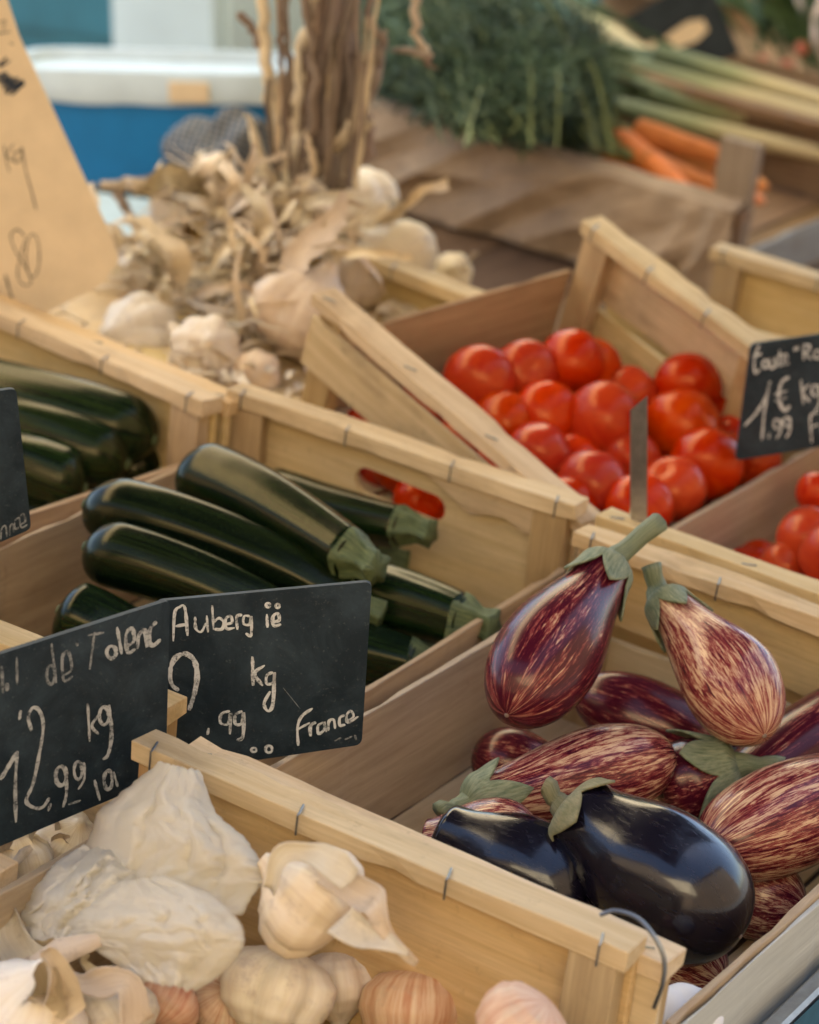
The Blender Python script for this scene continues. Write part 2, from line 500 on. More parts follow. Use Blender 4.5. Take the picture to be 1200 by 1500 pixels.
def plank(name, lo, hi, along, mat, parent, **kw):
    """board filling the box lo..hi of its parent, its grain along one axis"""
    lo, hi = Vector(lo), Vector(hi)
    s = hi - lo
    c = (lo + hi) / 2
    if along == 'x':
        me = plank_mesh(s.x, s.y, s.z, **kw)
    elif along == 'y':
        me = plank_mesh(s.y, s.x, s.z, **kw)
    else:
        me = plank_mesh(s.z, s.y, s.x, **kw)
    return link(name, me, mat, parent, basis=Matrix.Translation(c) @ AX[along])

def plate_mesh(outer, holes, th):
    """flat outline in x,z with holes, extruded th along y"""
    loops = [[Vector((p[0], p[1], 0)) for p in outer]] + [[Vector((p[0], p[1], 0)) for p in h] for h in holes]
    tris = tessellate_polygon(loops)
    pts = [p for lp in loops for p in lp]
    n = len(pts)
    v = [(p.x, 0, p.y) for p in pts] + [(p.x, th, p.y) for p in pts]
    f = [tuple(t) for t in tris] + [tuple(i + n for i in reversed(t)) for t in tris]
    k = 0
    for lp in loops:
        m = len(lp)
        for i in range(m):
            a, b = k + i, k + (i + 1) % m
            f.append((a, b, b + n, a + n))
        k += m
    bm = bmesh.new()
    me = mesh(v, f)
    bm.from_mesh(me)
    bmesh.ops.recalc_face_normals(bm, faces=bm.faces)
    bm.to_mesh(me); bm.free()
    return me

def lathe_mesh(L, prof, rad, nt=36, na=32, bend=0.0, lobe=None, wob=0.0, closed=True):
    """body of revolution along z with a bent spine; prof(t) in 0..1 scaled by rad, lobe(a, t) multiplies it"""
    ph = random.uniform(0, 100)
    V, D, F = [], [], []
    for i in range(nt + 1):
        t = i / nt
        tt = (1 - cos(pi * t)) / 2 * 0.6 + t * 0.4
        r0 = max(prof(tt), 0.0) * rad
        off = bend * L * 4 * tt * (1 - tt)
        for j in range(na):
            a = 2 * pi * j / na
            r = r0 * (lobe(a, tt) if lobe else 1)
            if wob:
                r *= 1 + wob * noise.noise((cos(a) * 1.1 + ph, sin(a) * 1.1, tt * 3))
            V.append((r * cos(a) + off, r * sin(a), tt * L))
            D.append((cos(a), sin(a), tt))
    for i in range(nt):
        for j in range(na):
            k = (j + 1) % na
            F.append((i * na + j, i * na + k, (i + 1) * na + k, (i + 1) * na + j))
    F.append(tuple(reversed(range(na))))
    F.append(tuple(nt * na + j for j in range(na)))
    return mesh(V, F, D)

def tube_mesh(pts, radii, na=8, flat=1.0, ridges=0.0):
    """tube along a polyline with varying radius"""
    pts = [Vector(p) for p in pts]
    if not hasattr(radii, '__len__'):
        radii = [radii] * len(pts)
    V, D, F = [], [], []
    up = Vector((0.13, 0.21, 0.97)).normalized()
    prev = None
    n = len(pts)
    for i, p in enumerate(pts):
        t = (pts[min(i + 1, n - 1)] - pts[max(i - 1, 0)]).normalized()
        if prev is None:
            x = t.orthogonal().normalized()
        else:
            x = (prev - t * prev.dot(t)).normalized()
        prev = x
        y = t.cross(x)
        for j in range(na):
            a = 2 * pi * j / na
            r = radii[i] * (1 + ridges * (1 if j % 2 else -1))
            V.append(p + x * r * cos(a) + y * r * sin(a) * flat)
            D.append((cos(a), sin(a), i / max(n - 1, 1)))
    for i in range(n - 1):
        for j in range(na):
            k = (j + 1) % na
            F.append((i * na + j, i * na + k, (i + 1) * na + k, (i + 1) * na + j))
    F.append(tuple(reversed(range(na))))
    F.append(tuple((n - 1) * na + j for j in range(na)))
    return mesh(V, F, D)

def smooth_path(pts, k=6):
    pts = [Vector(p) for p in pts]
    if len(pts) < 3:
        return [pts[0].lerp(pts[-1], i / k) for i in range(k + 1)]
    out = []
    P = [pts[0] * 2 - pts[1]] + pts + [pts[-1] * 2 - pts[-2]]
    for i in range(1, len(P) - 2):
        a, b, c, d = P[i - 1:i + 3]
        for j in range(k):
            t = j / k
            out.append(0.5 * ((2 * b) + (c - a) * t + (2 * a - 5 * b + 4 * c - d) * t * t + (3 * b - a - 3 * c + d) * t ** 3))
    out.append(pts[-1])
    return out

def ribbon(pts, w, curl=0.5, twist=0.0, crumple=0.004, nw=5, up=(0, 0, 1)):
    """a dry strip of leaf along a path: curled across, twisted, crumpled"""
    pts = [Vector(p) for p in pts]
    n = len(pts)
    V, D, F = [], [], []
    ph = random.uniform(0, 99)
    up = Vector(up).normalized()
    for i, p in enumerate(pts):
        t = (pts[min(i + 1, n - 1)] - pts[max(i - 1, 0)]).normalized()
        x = t.cross(up)
        if x.length < 1e-3:
            x = t.orthogonal()
        x.normalize()
        y = x.cross(t)
        s = i / (n - 1)
        an = twist * s + 0.5 * noise.noise((s * 3 + ph, 1, 2))
        x, y = x * cos(an) + y * sin(an), y * cos(an) - x * sin(an)
        ww = w[0] + (w[1] - w[0]) * s if not callable(w) else w(s)
        for j in range(nw):
            u = j / (nw - 1) * 2 - 1
            q = p + x * ww * 0.5 * sin(u * (0.6 + curl)) / sin(0.6 + curl) + y * ww * curl * 0.5 * (1 - cos(u * 1.5))
            q += Vector((noise.noise(q * 38 + Vector((ph, 0, 0))), noise.noise(q * 38 + Vector((0, ph, 0))), noise.noise(q * 38 + Vector((0, 0, ph))))) * crumple
            V.append(q)
            D.append((u, 0.3, s))
    for i in range(n - 1):
        for j in range(nw - 1):
            F.append((i * nw + j, i * nw + j + 1, (i + 1) * nw + j + 1, (i + 1) * nw + j))
    return V, F, D

def join_parts(parts):
    V, F, D = [], [], []
    for v, f, d in parts:
        o = len(V)
        V += v; D += d
        F += [tuple(i + o for i in q) for q in f]
    return mesh(V, F, D)

def axis_frame(p0, p1, roll=0.0):
    z = (Vector(p1) - Vector(p0)).normalized()
    q = z.to_track_quat('Z', 'Y').to_matrix().to_4x4()
    return Matrix.Translation(Vector(p0)) @ q @ Matrix.Rotation(roll, 4, 'Z')

# ------------------------------------------------------------------ the setting
def quad_sheet(name, x0, x1, y0, y1, z, mat, n=1):
    V = [(x0 + (x1 - x0) * i / n, y0 + (y1 - y0) * j / n, z) for i in range(n + 1) for j in range(n + 1)]
    F = [(i * (n + 1) + j, (i + 1) * (n + 1) + j, (i + 1) * (n + 1) + j + 1, i * (n + 1) + j + 1) for i in range(n) for j in range(n)]
    return link(name, mesh(V, F), mat, mw=Matrix.Identity(4))
g = quad_sheet('ground', -60, 60, -60, 60, 0, M['asphalt'], 4)
g['kind'] = 'structure'

def awning_mat(name, c1, c2, tl):
    t = NT(name)
    n = t.noise(t.coords('Object', (1, 1, 1)), 3, 4)
    c = t.mix(n, c1, c2)
    d = t.n('BsdfDiffuse'); tr = t.n('BsdfTranslucent'); mx = t.n('MixShader')
    t.l(c, d.inputs[0]); t.l(c, tr.inputs[0])
    mx.inputs[0].default_value = tl
    t.l(d.outputs[0], mx.inputs[1]); t.l(tr.outputs[0], mx.inputs[2])
    t.l(mx.outputs[0], t.out.inputs[0])
    t.t.nodes.remove(t.b)
    return t.m
M['awning'] = awning_mat('dark_awning_canvas', (0.05, 0.055, 0.06), (0.035, 0.04, 0.045), 0.05)
M['awning_shade'] = awning_mat('white_shade_canvas', (0.42, 0.50, 0.54), (0.36, 0.44, 0.48), 0.5)  # unseen canvas, added to keep direct sun off the tub
M['awning_cream'] = awning_mat('cream_awning_canvas', (0.82, 0.69, 0.47), (0.77, 0.64, 0.42), 0.6)

# the stall table: top, edge rail, cloth skirt, legs
table = empty('market_table', MS @ Matrix.Translation((-0.6, 0.8, -0.215)), 'dark wooden stall table sloping to the customer, zinc rail along its edge', 'table')
def tplank(name, lo, hi, along, mat, **kw):
    o = Vector((-0.6, 0.8, -0.215))
    return plank(name, Vector(lo) - o, Vector(hi) - o, along, mat, table, **kw)
xb = -1.30
k = 0
while xb < 0.40:
    tplank('tabletop_board', (xb + 0.002, -1.0, -0.215), (min(xb + 0.168, 0.409), 3.60, -0.19), 'y', M['table'])
    xb += 0.170
    k += 1
tplank('edge_rail', (0.411, -1.0, -0.24), (0.427, 3.60, -0.118), 'y', M['rail'], bevel=0.003)
# cloth skirt hanging in folds from the rail
V, F, D = [], [], []
ns, nz = 160, 8
for i in range(ns + 1):
    y = -1.0 + 3.6 * i / ns
    for j in range(nz + 1):
        s = j / nz
        V.append((0.4295 + 0.6 + s * (0.03 + 0.014 * sin(y * 55 + sin(y * 13) * 2)), y - 0.8, 0.095 - s * 0.62))
        D.append((y, s, 0))
for i in range(ns):
    for j in range(nz):
        a = i * (nz + 1) + j
        F.append((a, a + 1, a + nz + 2, a + nz + 1))
link('cloth_skirt', mesh(V, F, D), M['skirt'], table, smooth=True)
for (lx, ly) in ((-0.6, -1.7), (0.92, -1.7), (-0.6, 1.7), (0.92, 1.7)):
    h = 0.70
    plank('table_leg', (lx - 0.03, ly - 0.03, -h), (lx + 0.03, ly + 0.03, -0.001), 'z', M['table'], table)

# ------------------------------------------------------------------ crates
HZ = 0.186
CRATE_GROUP = 'wooden produce crates on the stall'
def staple(parent, p, d, w=0.012, drop=0.008, face=(0, -1, 0)):
    d = Vector(d).normalized() * w / 2
    p = Vector(p)
    f = Vector(face)
    pts = [p - d + Vector((0, 0, 0.0008)), p + d + Vector((0, 0, 0.0008))]
    if drop:
        e = p + d + f * 0.0012
        pts += [e + Vector((0, 0, 0.0006)), e + Vector((0, 0, -drop))]
    return link('staple', tube_mesh(pts, 0.0008, 5), M['wire'], parent)

def crate(label, x0, y0, yaw, W, L, far_w=None, mw=None, slit=True, near_low=True, near_w=None, near_gap=0.0, back=None, mats=None, group=CRATE_GROUP, side_right=True, floor_z=0.0, posts=True, HZ=HZ):
    """open-topped crate with raised end panels under thick battens, low side boards, corner posts and a slatted floor.
    Local origin: the front left corner of its rim plane projected to the floor, x across, y along, rim at HZ."""
    c = dict(batten='batten', panel='panel', board='board', post='post')
    c.update(mats or {})
    root = empty('wooden_crate', (mw if mw is not None else MS @ (Matrix.Translation((x0, y0, 0)) @ Matrix.Rotation(yaw, 4, 'Z'))) @ Matrix.Translation((0, 0, -HZ)), label, 'crate', group)
    fw = far_w or W
    H, T = HZ, 0.029
    B = 0.0155                     # batten height
    rim = H - 0.0615
    for end in (0, 1):
        w = (near_w or W) if end == 0 else fw
        s = 1 if end == 0 else -1
        yb = 0 if end == 0 else L
        def yy(a, b):
            return (yb + a, yb + b) if s > 0 else (yb - b, yb - a)
        a, b = yy(0, T)
        bt = plank('batten', (0, a, H - B), (w, b, H), 'x', M[c['batten']], root, seg=9, warp=0.0012)
        a, b = yy(0.003, 0.0095)
        if not (end == 1 and back):
            if slit:
                plank('end_board', (0.002, a, H - 0.084), (w - 0.002, b, H - B - 0.0006 - (0 if end else near_gap)), 'x', M[c['panel']], root, seg=6)
                if near_low or end:
                    plank('end_board', (0.002, a, 0.006), (w - 0.002, b, H - 0.097), 'x', M[c['panel']], root, seg=6)
            else:
                plank('end_board', (0.002, a, 0.006), (w - 0.002, b, H - B - 0.0006), 'x', M[c['panel']], root, seg=6)
        a, b = yy(0.010, T - 0.002)
        if posts:
            for px in (0.0062, w - 0.0062 - 0.036):
                plank('corner_post', (px, a, 0.004), (px + 0.036, b, H - B - 0.0006), 'z', M[c['post']], root, seg=3)
        for px in (0.018, w * 0.36, w * 0.66, w - 0.02):
            yl = yb + s * (T - 0.006)
            if s < 0:
                staple(root, (px, yl - 0.003, H), (0.35, -0.9, 0), 0.014, 0.015, (0, -1, 0))
            else:
                staple(root, (px, 0.008, H), (0.9, 0.5, 0), 0.013, 0.0)
    # side boards
    plank('side_board', (0, 0.0300, 0.004), (0.0058, L - 0.0300, rim), 'y', M[c['board']], root, seg=8)
    if side_right:
        if far_w:
            m = link('side_board', plank_mesh(sqrt((W - fw) ** 2 + (L - 0.06) ** 2), 0.0058, rim - 0.004, seg=8), M[c['board']], root,
                     basis=Matrix.Translation(((W + fw) / 2 - 0.003, L / 2, rim / 2 + 0.002)) @ Matrix.Rotation(math.atan2(L - 0.06, fw - W), 4, 'Z'))
        else:
            plank('side_board', (W - 0.0058, 0.0300, 0.004), (W, L - 0.0300, rim), 'y', M[c['board']], root, seg=8)
    # floor slats
    n = 5
    wm = min(W, fw)
    for i in range(n):
        a = 0.0065 + (wm - 0.013) * i / n
        plank('floor_slat', (a, 0.012, floor_z), (a + (wm - 0.013) / n - 0.006, L - 0.012, floor_z + 0.0038), 'y', M[c['panel']], root, seg=4)
    return root

C2 = crate('crate of striped and black aubergines at the customer edge of the stall', 0.0, 0.0, 0.0, 0.40, 0.60)
plank('skylit_side_plate', (0.4004, 0.02, 0.002), (0.4034, 0.60, HZ - 0.066), 'y', M['greyboard'], C2, seg=8)  # added plate that carries the skylight tint of this outer wall
C1 = crate('front crate of pale garlic with its board against the aubergine crate', -0.014, -0.601, 0.0, 0.40, 0.60, slit=False, mw=MS @ (Matrix.Translation((-0.018, -0.001, 0.012)) @ Matrix.Rotation(0.014, 4, 'Z') @ Matrix.Translation((0, -0.60, 0))))
C3 = crate('crate of courgettes with an oval handle hole in its back panel', -0.3955, 0.0325, 0.0296, 0.386, 0.605, back=True, near_w=0.352)
C5 = crate('crate of red tomatoes behind the aubergine crate', -0.0045, 0.6180, 0.0, 0.42, 0.60)
C7 = crate('crate of big courgettes beside the upright slate at the left edge', 0, 0, 0, 0.40, 0.60,
           mw=MS @ (Matrix.Translation((-0.4025, 0.5905, 0)) @ Matrix.Rotation(-0.115, 4, 'Z') @ Matrix.Translation((-0.40, -0.60, 0))), slit=False)
C10 = crate('crate of loose garlic under the slanting slate at the lower left', -0.4385, -0.64, 0.0, 0.40, 0.60, mw=MS @ Matrix.Translation((-0.4385, -0.72, -0.058)))
M4 = Matrix.Translation((-0.40, 0.72, 0.078)) @ (Matrix.Rotation(-0.262, 4, 'Z') @ Matrix.Rotation(0.085, 4, 'X') @ Matrix.Rotation(0.237, 4, 'Y'))
C4 = crate('tilted tomato crate propped askew behind the courgette crate', 0, 0, 0, 0.402, 0.405, far_w=0.29, mw=MS @ M4, near_low=False, side_right=False, near_gap=0.010,
           mats=dict(panel='dirty', board='board'))
C8 = crate('half hidden empty crate behind the tilted tomato crate', -0.322, 1.20, 0.0, 0.40, 0.285, slit=False, mats=dict(board='panel'))
C6 = crate('crate with the dried garlic bunch, behind the left courgette crate', 0, 0, 0, 0.56, 0.50,
           mw=MS @ (Matrix.Translation((-0.405, 0.5955, 0)) @ Matrix.Rotation(-0.115, 4, 'Z') @ Matrix.Translation((-0.555, 0, -0.008))), slit=False, side_right=False, floor_z=0.118)
C9 = crate('carrot crate lined with brown paper on the far side of the stall', -1.04, 1.812, 0.0, 0.59, 0.60, mw=MS @ Matrix.Translation((-1.04, 1.812, -0.060)), HZ=0.128, slit=False,
           mats=dict(batten='brownwood', panel='brownwood', board='skylit_wood', post='brownwood'))

# C3's back panel with its handle hole and the torn veneer flap
def local_c3(px, py, yl):
    m = Matrix.Translation((-0.3955, 0.0325, 0)) @ Matrix.Rotation(0.0296, 4, 'Z') @ Matrix.Translation((0, 0, -HZ))
    n = (m.to_3x3() @ Vector((0, 1, 0)))
    p = m @ Vector((0, yl, 0))
    return m.inverted() @ at_plane(px, py, p, n)
yl = 0.605 - 0.012
ha, hb = local_c3(535, 706, yl), local_c3(632, 745, yl)
hv = Vector((hb.x - ha.x, hb.z - ha.z)); hl = hv.length; hv.normalize(); hn = Vector((-hv.y, hv.x))
hole = []
hr = 0.0135
for i in range(13):
    a = pi / 2 + pi * i / 12
    hole.append(Vector((ha.x, ha.z)) + hv * cos(a) * hr + hn * sin(a) * hr)
for i in range(13):
    a = -pi / 2 + pi * i / 12
    hole.append(Vector((hb.x, hb.z)) + hv * cos(a) * hr + hn * sin(a) * hr)
pm = plate_mesh([(0.002, 0.006), (0.384, 0.006), (0.384, HZ - 0.0175), (0.002, HZ - 0.0175)], [hole], 0.0065)
link('end_panel', pm, M['panel'], C3, basis=Matrix.Translation((0, 0.605 - 0.0095, 0)))
fl = [local_c3(*q, yl - 0.002) for q in ((606, 662), (660, 672), (722, 694), (797, 728), (785, 783), (768, 777), (742, 756), (716, 752), (690, 752), (655, 712), (628, 690))]
flap = plate_mesh([(p.x, p.z) for p in fl], [], 0.0026)
for v in flap.vertices:                       # the torn top edge curls off the panel
    v.co.y -= 0.003 + 0.16 * max(0, v.co.z - 0.118)
o = link('torn_veneer', flap, M['batten'], C3, basis=Matrix.Translation((0, 0.605 - 0.0095 - 0.0018, 0)))
o['label'] = 'torn flap of veneer'
# a wire tie over the touching corners of the front crates
tie = [at(px, py, 'y', yv) for px, py, yv in ((880, 1340, -0.014), (902, 1334, -0.012), (934, 1345, -0.008), (960, 1374, -0.010), (973, 1406, -0.012), (971, 1440, -0.012), (958, 1476, -0.010))]
o = link('wire_tie', tube_mesh(smooth_path(tie, 5), 0.0016, 6), M['wire'], mw=MS)
tag(o, 'bent wire tie looped over the joined corners of the two front crates', 'wire')

# ------------------------------------------------------------------ courgettes
def zuc_prof(t):
    e0 = sqrt(max(0.0, 1 - (1 - min(t / 0.13, 1)) ** 2))
    body = 1.0 - 0.30 * max(0, (t - 0.25) / 0.75) ** 1.1
    e1 = 1.0 if t < 0.97 else 0.9
    return e0 * body * e1
def penta(a, t):
    return 1 + (0.042 * cos(5 * a) + 0.014 * cos(10 * a + 1)) * min(1, 0.3 + t * 1.1) * min(1, t * 9)
def courgette(p0, p1, rad, label, bend=0.03, roll=0.0, stem=True, group='courgettes in the crates'):
    """p0 blossom end, p1 the cut end of the stalk (stall coordinates)"""
    p0, p1 = Vector(p0), Vector(p1)
    Lt = (p1 - p0).length
    rad *= 1.10
    Ls = 0.030 if stem else 0.0
    L = Lt - Ls
    root = empty('courgette', MS @ axis_frame(p0, p1, roll), label, 'courgette', group)
    link('fruit', lathe_mesh(L, zuc_prof, rad, 44, 40, bend, penta, 0.03), M['zucchini'], root, smooth=True)
    link('blossom_scar', tube_mesh([(0, 0, 0.0012), (0, 0, -0.0015)], [0.006, 0.004], 10), M['zuc_stem'], root, smooth=True)
    if stem:
        r = rad * 0.70
        Lk = 0.0355
        def sp(t):
            if t > 0.985:
                return 0.10 if t > 0.999 else 0.62
            return 1.06 - 0.50 * min(1, t / 0.55) ** 0.8 + 0.10 * max(0, (t - 0.7) / 0.3)
        st = lathe_mesh(Lk, sp, r, 22, 40, 0.04, lambda a, t: 1 + (0.17 * cos(5 * a) + 0.05 * cos(10 * a + .6)) * (0.35 + 0.65 * min(1, t * 2.2)), 0.10)
        link('stalk', st, M['zuc_stem'], root, basis=Matrix.Translation((0, 0, L - 0.005)), smooth=True)
    return root
CG = 'courgettes in the crates'
def zz(px, py, z):
    return at(px, py, 'z', z)
courgette(zz(275, 688, -0.022), zz(552, 835, -0.028), 0.0305, 'plump courgette on top of the pile, its pale stalk by the Aubergine slate', 0.03, 0.4)
courgette(zz(124, 738, -0.030), zz(560, 905, -0.075), 0.0275, 'long courgette just below the topmost one', 0.05, 1.5)
courgette(zz(124, 800, -0.045), zz(520, 960, -0.095), 0.0270, 'courgette behind the slates with a tan stripe of light', 0.05, 1.7)
courgette(zz(86, 893, -0.085), zz(330, 1010, -0.125), 0.0285, 'courgette end poking out lowest beside the left wall', 0.02, 0.2)
courgette(zz(380, 720, -0.068), zz(632, 782, -0.052), 0.0255, 'courgette under the topmost one with a star shaped stalk end', -0.02, 0.7)
courgette(zz(290, 800, -0.070), zz(545, 890, -0.088), 0.027, 'courgette wedged below the topmost one', 0.02, 1.4)
courgette(zz(470, 862, -0.085), zz(724, 922, -0.072), 0.0310, 'courgette pointing its stalk at the aubergine crate', 0.03, 0.9)
courgette(zz(440, 940, -0.105), zz(655, 985, -0.108), 0.029, 'dark courgette behind the right edge of the Aubergine slate', 0.02, 0.1)
courgette(zz(330, 730, -0.120), zz(600, 830, -0.125), 0.030, 'courgette at the bottom of the middle crate', 0.0, 0.6)
courgette(zz(380, 900, -0.125), zz(660, 960, -0.135), 0.030, 'courgette at the bottom beside the right wall', 0.0, 0.6)
# the left crate: blossom ends to the right
courgette(zz(228, 645, -0.058), zz(-190, 520, -0.045), 0.0330, 'long dark courgette along the back of the left crate', 0.06, 0.5)
courgette(zz(188, 680, -0.075), zz(-170, 580, -0.060), 0.0300, 'courgette with pale scratches in the left crate', 0.05, 1.1)
courgette(zz(125, 715, -0.086), zz(-190, 640, -0.07), 0.0300, 'front courgette of the left crate beside the upright slate', 0.05, 2.3)
courgette(zz(236, 692, -0.100), zz(-60, 640, -0.13), 0.0270, 'lower courgette in the right corner of the left crate', 0.02, 0.3)
courgette(zz(90, 765, -0.130), zz(-150, 720, -0.13), 0.0290, 'shaded courgette at the bottom of the left crate', 0.02, 0.3)

# ------------------------------------------------------------------ aubergines
def aub_prof_make(neck, fat=0.62):
    def f(t):                               # t = 0 stalk end, 1 blossom end
        s = neck + (1 - neck) * (0.5 - 0.5 * cos(pi * min(1, t / fat)))
        e0 = sqrt(max(0.0, 1 - (1 - min(t / 0.06, 1)) ** 2))
        k = 0.60
        e1 = 1.0 if t < k else sqrt(max(0.0, 1 - ((t - k) / (1 - k)) ** 2.3))
        return s * e0 * e1
    return f
def calyx_mesh(prof, rad, L, n=5, length=0.26, lift=0.006, seed=0):
    rnd = random.Random(seed)
    ls = [length * rnd.uniform(0.75, 1.2) for _ in range(n)]
    na, ns = 60, 9
    V, F, D = [], [], []
    for i in range(ns + 1):
        s = i / ns
        for j in range(na):
            a = 2 * pi * j / na
            w = a / (2 * pi) * n
            k = int(w) % n
            u = abs((w % 1) - 0.5) * 2       # 0 at a lobe's tip line, 1 between lobes
            ln = ls[k] * (0.30 + 0.70 * max(0, 1 - u) ** 0.8)
            t = 0.004 + s * ln
            r = prof(t) * rad + 0.0018 + lift * s ** 3 * (1 - u)
            r = max(r, 0.006 * (1 + s))
            V.append((r * cos(a), r * sin(a), t * L - 0.0015 - 0.003 * (1 - s) + lift * 0.2 * s * s))
            D.append((cos(a), sin(a), s))
    for i in range(ns):
        for j in range(na):
            k = (j + 1) % na
            F.append((i * na + j, i * na + k, (i + 1) * na + k, (i + 1) * na + j))
    F.append(tuple(reversed(range(na))))
    return mesh(V, F, D)
AG = 'aubergines in the front crate'
def aubergine(p0, p1, rad, label, mat, neck=0.42, fat=0.62, bend=0.0, roll=0.0, stem=0.04, stem_dir=(0, 0, -1), cal='calyx', clen=0.26, seed=0, stem_r=0.0075, lift=0.006):
    """p0 stalk end of the fruit, p1 blossom end"""
    L = (Vector(p1) - Vector(p0)).length
    prof = aub_prof_make(neck, fat)
    root = empty('aubergine', MS @ axis_frame(p0, p1, roll), label, 'aubergine', AG)
    link('fruit', lathe_mesh(L, prof, rad, 52, 48, bend, lambda a, t: 1 + 0.012 * cos(3 * a + 1), 0.05), M[mat], root, smooth=True)
    link('blossom_scar', tube_mesh([(0, 0, L - 0.001), (0, 0, L + 0.0008)], [0.0024, 0.0016], 8), M['stalk'], root, smooth=True)
    if clen:
        cx = link('calyx', calyx_mesh(prof, rad, L, 5, clen, lift, seed), M[cal], root, smooth=True)
        sm = cx.modifiers.new('thickness', 'SOLIDIFY'); sm.thickness = 0.0016; sm.offset = 0
    if stem:
        d = Vector(stem_dir).normalized()
        pts = [Vector((0, 0, 0.004)), Vector((0, 0, -0.004)), Vector((0, 0, -0.010)) + d * 0.002]
        for i in range(1, 6):
            pts.append(Vector((0, 0, -0.010)) + d * stem * i / 5 + Vector((0.001 * sin(i * 2.0), 0.001 * cos(i * 1.7), 0)))
        rr = [stem_r * 1.9, stem_r * 1.5, stem_r * 1.1] + [stem_r * k for k in (0.92, 0.88, 0.9, 0.95, 1.0)]
        link('stalk', tube_mesh(pts, rr, 12, ridges=0.05), M[cal], root, smooth=True)
    return root
def local_dir(p0, p1, roll, q):
    m = axis_frame(p0, p1, roll).to_3x3()
    return m.inverted() @ (Vector(q) - Vector(p0))

# the two standing ones
a0, a1 = zz(893, 828, 0.045), zz(742, 1048, -0.025)
aubergine(a0, a1, 0.0425, 'dark striped aubergine leaning upright on the left wall with its green stalk up', 'aub_dark', 0.50, 0.62, 0.0, 0.3, 0.050,
          local_dir(a0, a1, 0.3, zz(965, 770, 0.075)), 'calyx', 0.24, 3, 0.0085, lift=0.003)
a0, a1 = zz(972, 878, 0.018), zz(1120, 1078, -0.028)
aubergine(a0, a1, 0.0400, 'pale striped aubergine with short stalk up, lying on the others at the back board', 'aub_pale', 0.44, 0.70, 0.02, 1.2, 0.024,
          local_dir(a0, a1, 1.2, zz(958, 820, 0.05)), 'calyx', 0.20, 5, 0.0085, lift=0.003)
a0, a1 = zz(690, 1180, -0.085), zz(985, 1105, -0.062)
aubergine(a0, a1, 0.0385, 'red striped aubergine lying in the middle with its round end to the right', 'aub_mid', 0.55, 0.66, 0.0, 0.6, 0.02, (0, 0.3, -1), 'calyx', 0.19, 8, lift=0.006)
a0, a1 = zz(850, 1150, -0.14), zz(692, 1100, -0.125)
aubergine(a0, a1, 0.0300, 'small striped aubergine end low against the left wall', 'aub_dark', 0.6, 0.6, 0, 0.2, 0.03)
a0, a1 = zz(1110, 1120, -0.115), zz(842, 1010, -0.085)
aubergine(a0, a1, 0.0330, 'dark striped aubergine under the pale one, round end to the left', 'aub_dark', 0.55, 0.55, 0.0, 2.2, 0.03)
a0, a1 = zz(1040, 1190, -0.105), zz(1330, 1010, -0.055)
aubergine(a0, a1, 0.0400, 'purple striped aubergine cut off by the right edge of the photo', 'aub_dark', 0.6, 0.5, 0.0, 2.9, 0.0, clen=0)
a0, a1 = zz(1340, 1120, -0.06), zz(1030, 1250, -0.085)
aubergine(a0, a1, 0.0430, 'red striped aubergine by the right wall', 'aub_mid', 0.55, 0.6, 0.0, 0.9, 0.03)
a0, a1 = zz(835, 1190, -0.050), zz(1085, 1372, -0.088)
aubergine(a0, a1, 0.0530, 'large glossy black aubergine by the right wall', 'aub_black', 0.60, 0.55, 0.0, 0.7, 0.018, (0.3, 0.4, -1), 'calyx_dry', 0.125, 11, lift=0.005)
a0, a1 = zz(640, 1215, -0.085), zz(872, 1330, -0.105)
aubergine(a0, a1, 0.0420, 'black aubergine half hidden by the garlic crate board', 'aub_black', 0.55, 0.55, 0.0, 1.9, 0.0, clen=0)
# calyx and stalk showing between the others
a0, a1 = zz(1075, 1125, -0.070), zz(960, 1160, -0.100)
aubergine(a0, a1, 0.034, 'aubergine deep in the pile showing only its broad green cap and stalk', 'aub_dark', 0.7, 0.5, 0.0, 0.4, 0.030, local_dir(a0, a1, 0.4, zz(1138, 1128, -0.062)), 'calyx', 0.62, 21, 0.0085, lift=0.010)
a0, a1 = zz(620, 1235, -0.10), zz(790, 1222, -0.075)
aubergine(a0, a1, 0.030, 'red striped aubergine tucked behind the half hidden black one', 'aub_mid', 0.6, 0.6, 0.0, 1.0, 0.0, clen=0)
a0, a1 = zz(900, 1360, -0.14), zz(1060, 1440, -0.15)
aubergine(a0, a1, 0.034, 'red striped aubergine at the bottom corner under the black one', 'aub_mid', 0.6, 0.6, 0.0, 1.7, 0.0, clen=0)
a0, a1 = zz(1010, 1290, -0.145), zz(1180, 1330, -0.14)
aubergine(a0, a1, 0.034, 'red striped aubergine at the bottom beside the right wall', 'aub_mid', 0.6, 0.6, 0.0, 0.1, 0.0, clen=0)

# ------------------------------------------------------------------ tomatoes
TG = 'red tomatoes in the two crates'
tom_meshes = []
for i in range(5):
    sq = random.uniform(0.42, 0.50)
    nl = random.choice((4, 5, 6))
    am = random.uniform(0.008, 0.022)
    def tp(t, e=random.uniform(2.05, 2.35)):
        u = abs(2 * t - 1)
        r = max(0.0, 1 - u ** e) ** (1 / e)
        return r if r > 0.03 else 0.03
    me = lathe_mesh(1.0, tp, 0.5 * random.uniform(1.0, 1.1), 26, 30, 0.0, lambda a, t, nl=nl, am=am: 1 + am * cos(nl * a) * (1 - abs(2 * t - 1)), 0.03)
    for v in me.vertices:
        v.co.z -= 0.5
        q = sqrt(v.co.x ** 2 + v.co.y ** 2)
        if v.co.z > 0.3:
            v.co.z -= 0.09 * max(0, 1 - q / 0.22) ** 2
    tom_meshes.append(me)
    me.materials.append(M['tomato'])
    me.polygons.foreach_set('use_smooth', [True] * len(me.polygons))
V = [(0, 0, 0.408)]; D = [(0, 0, 0)]; F = []
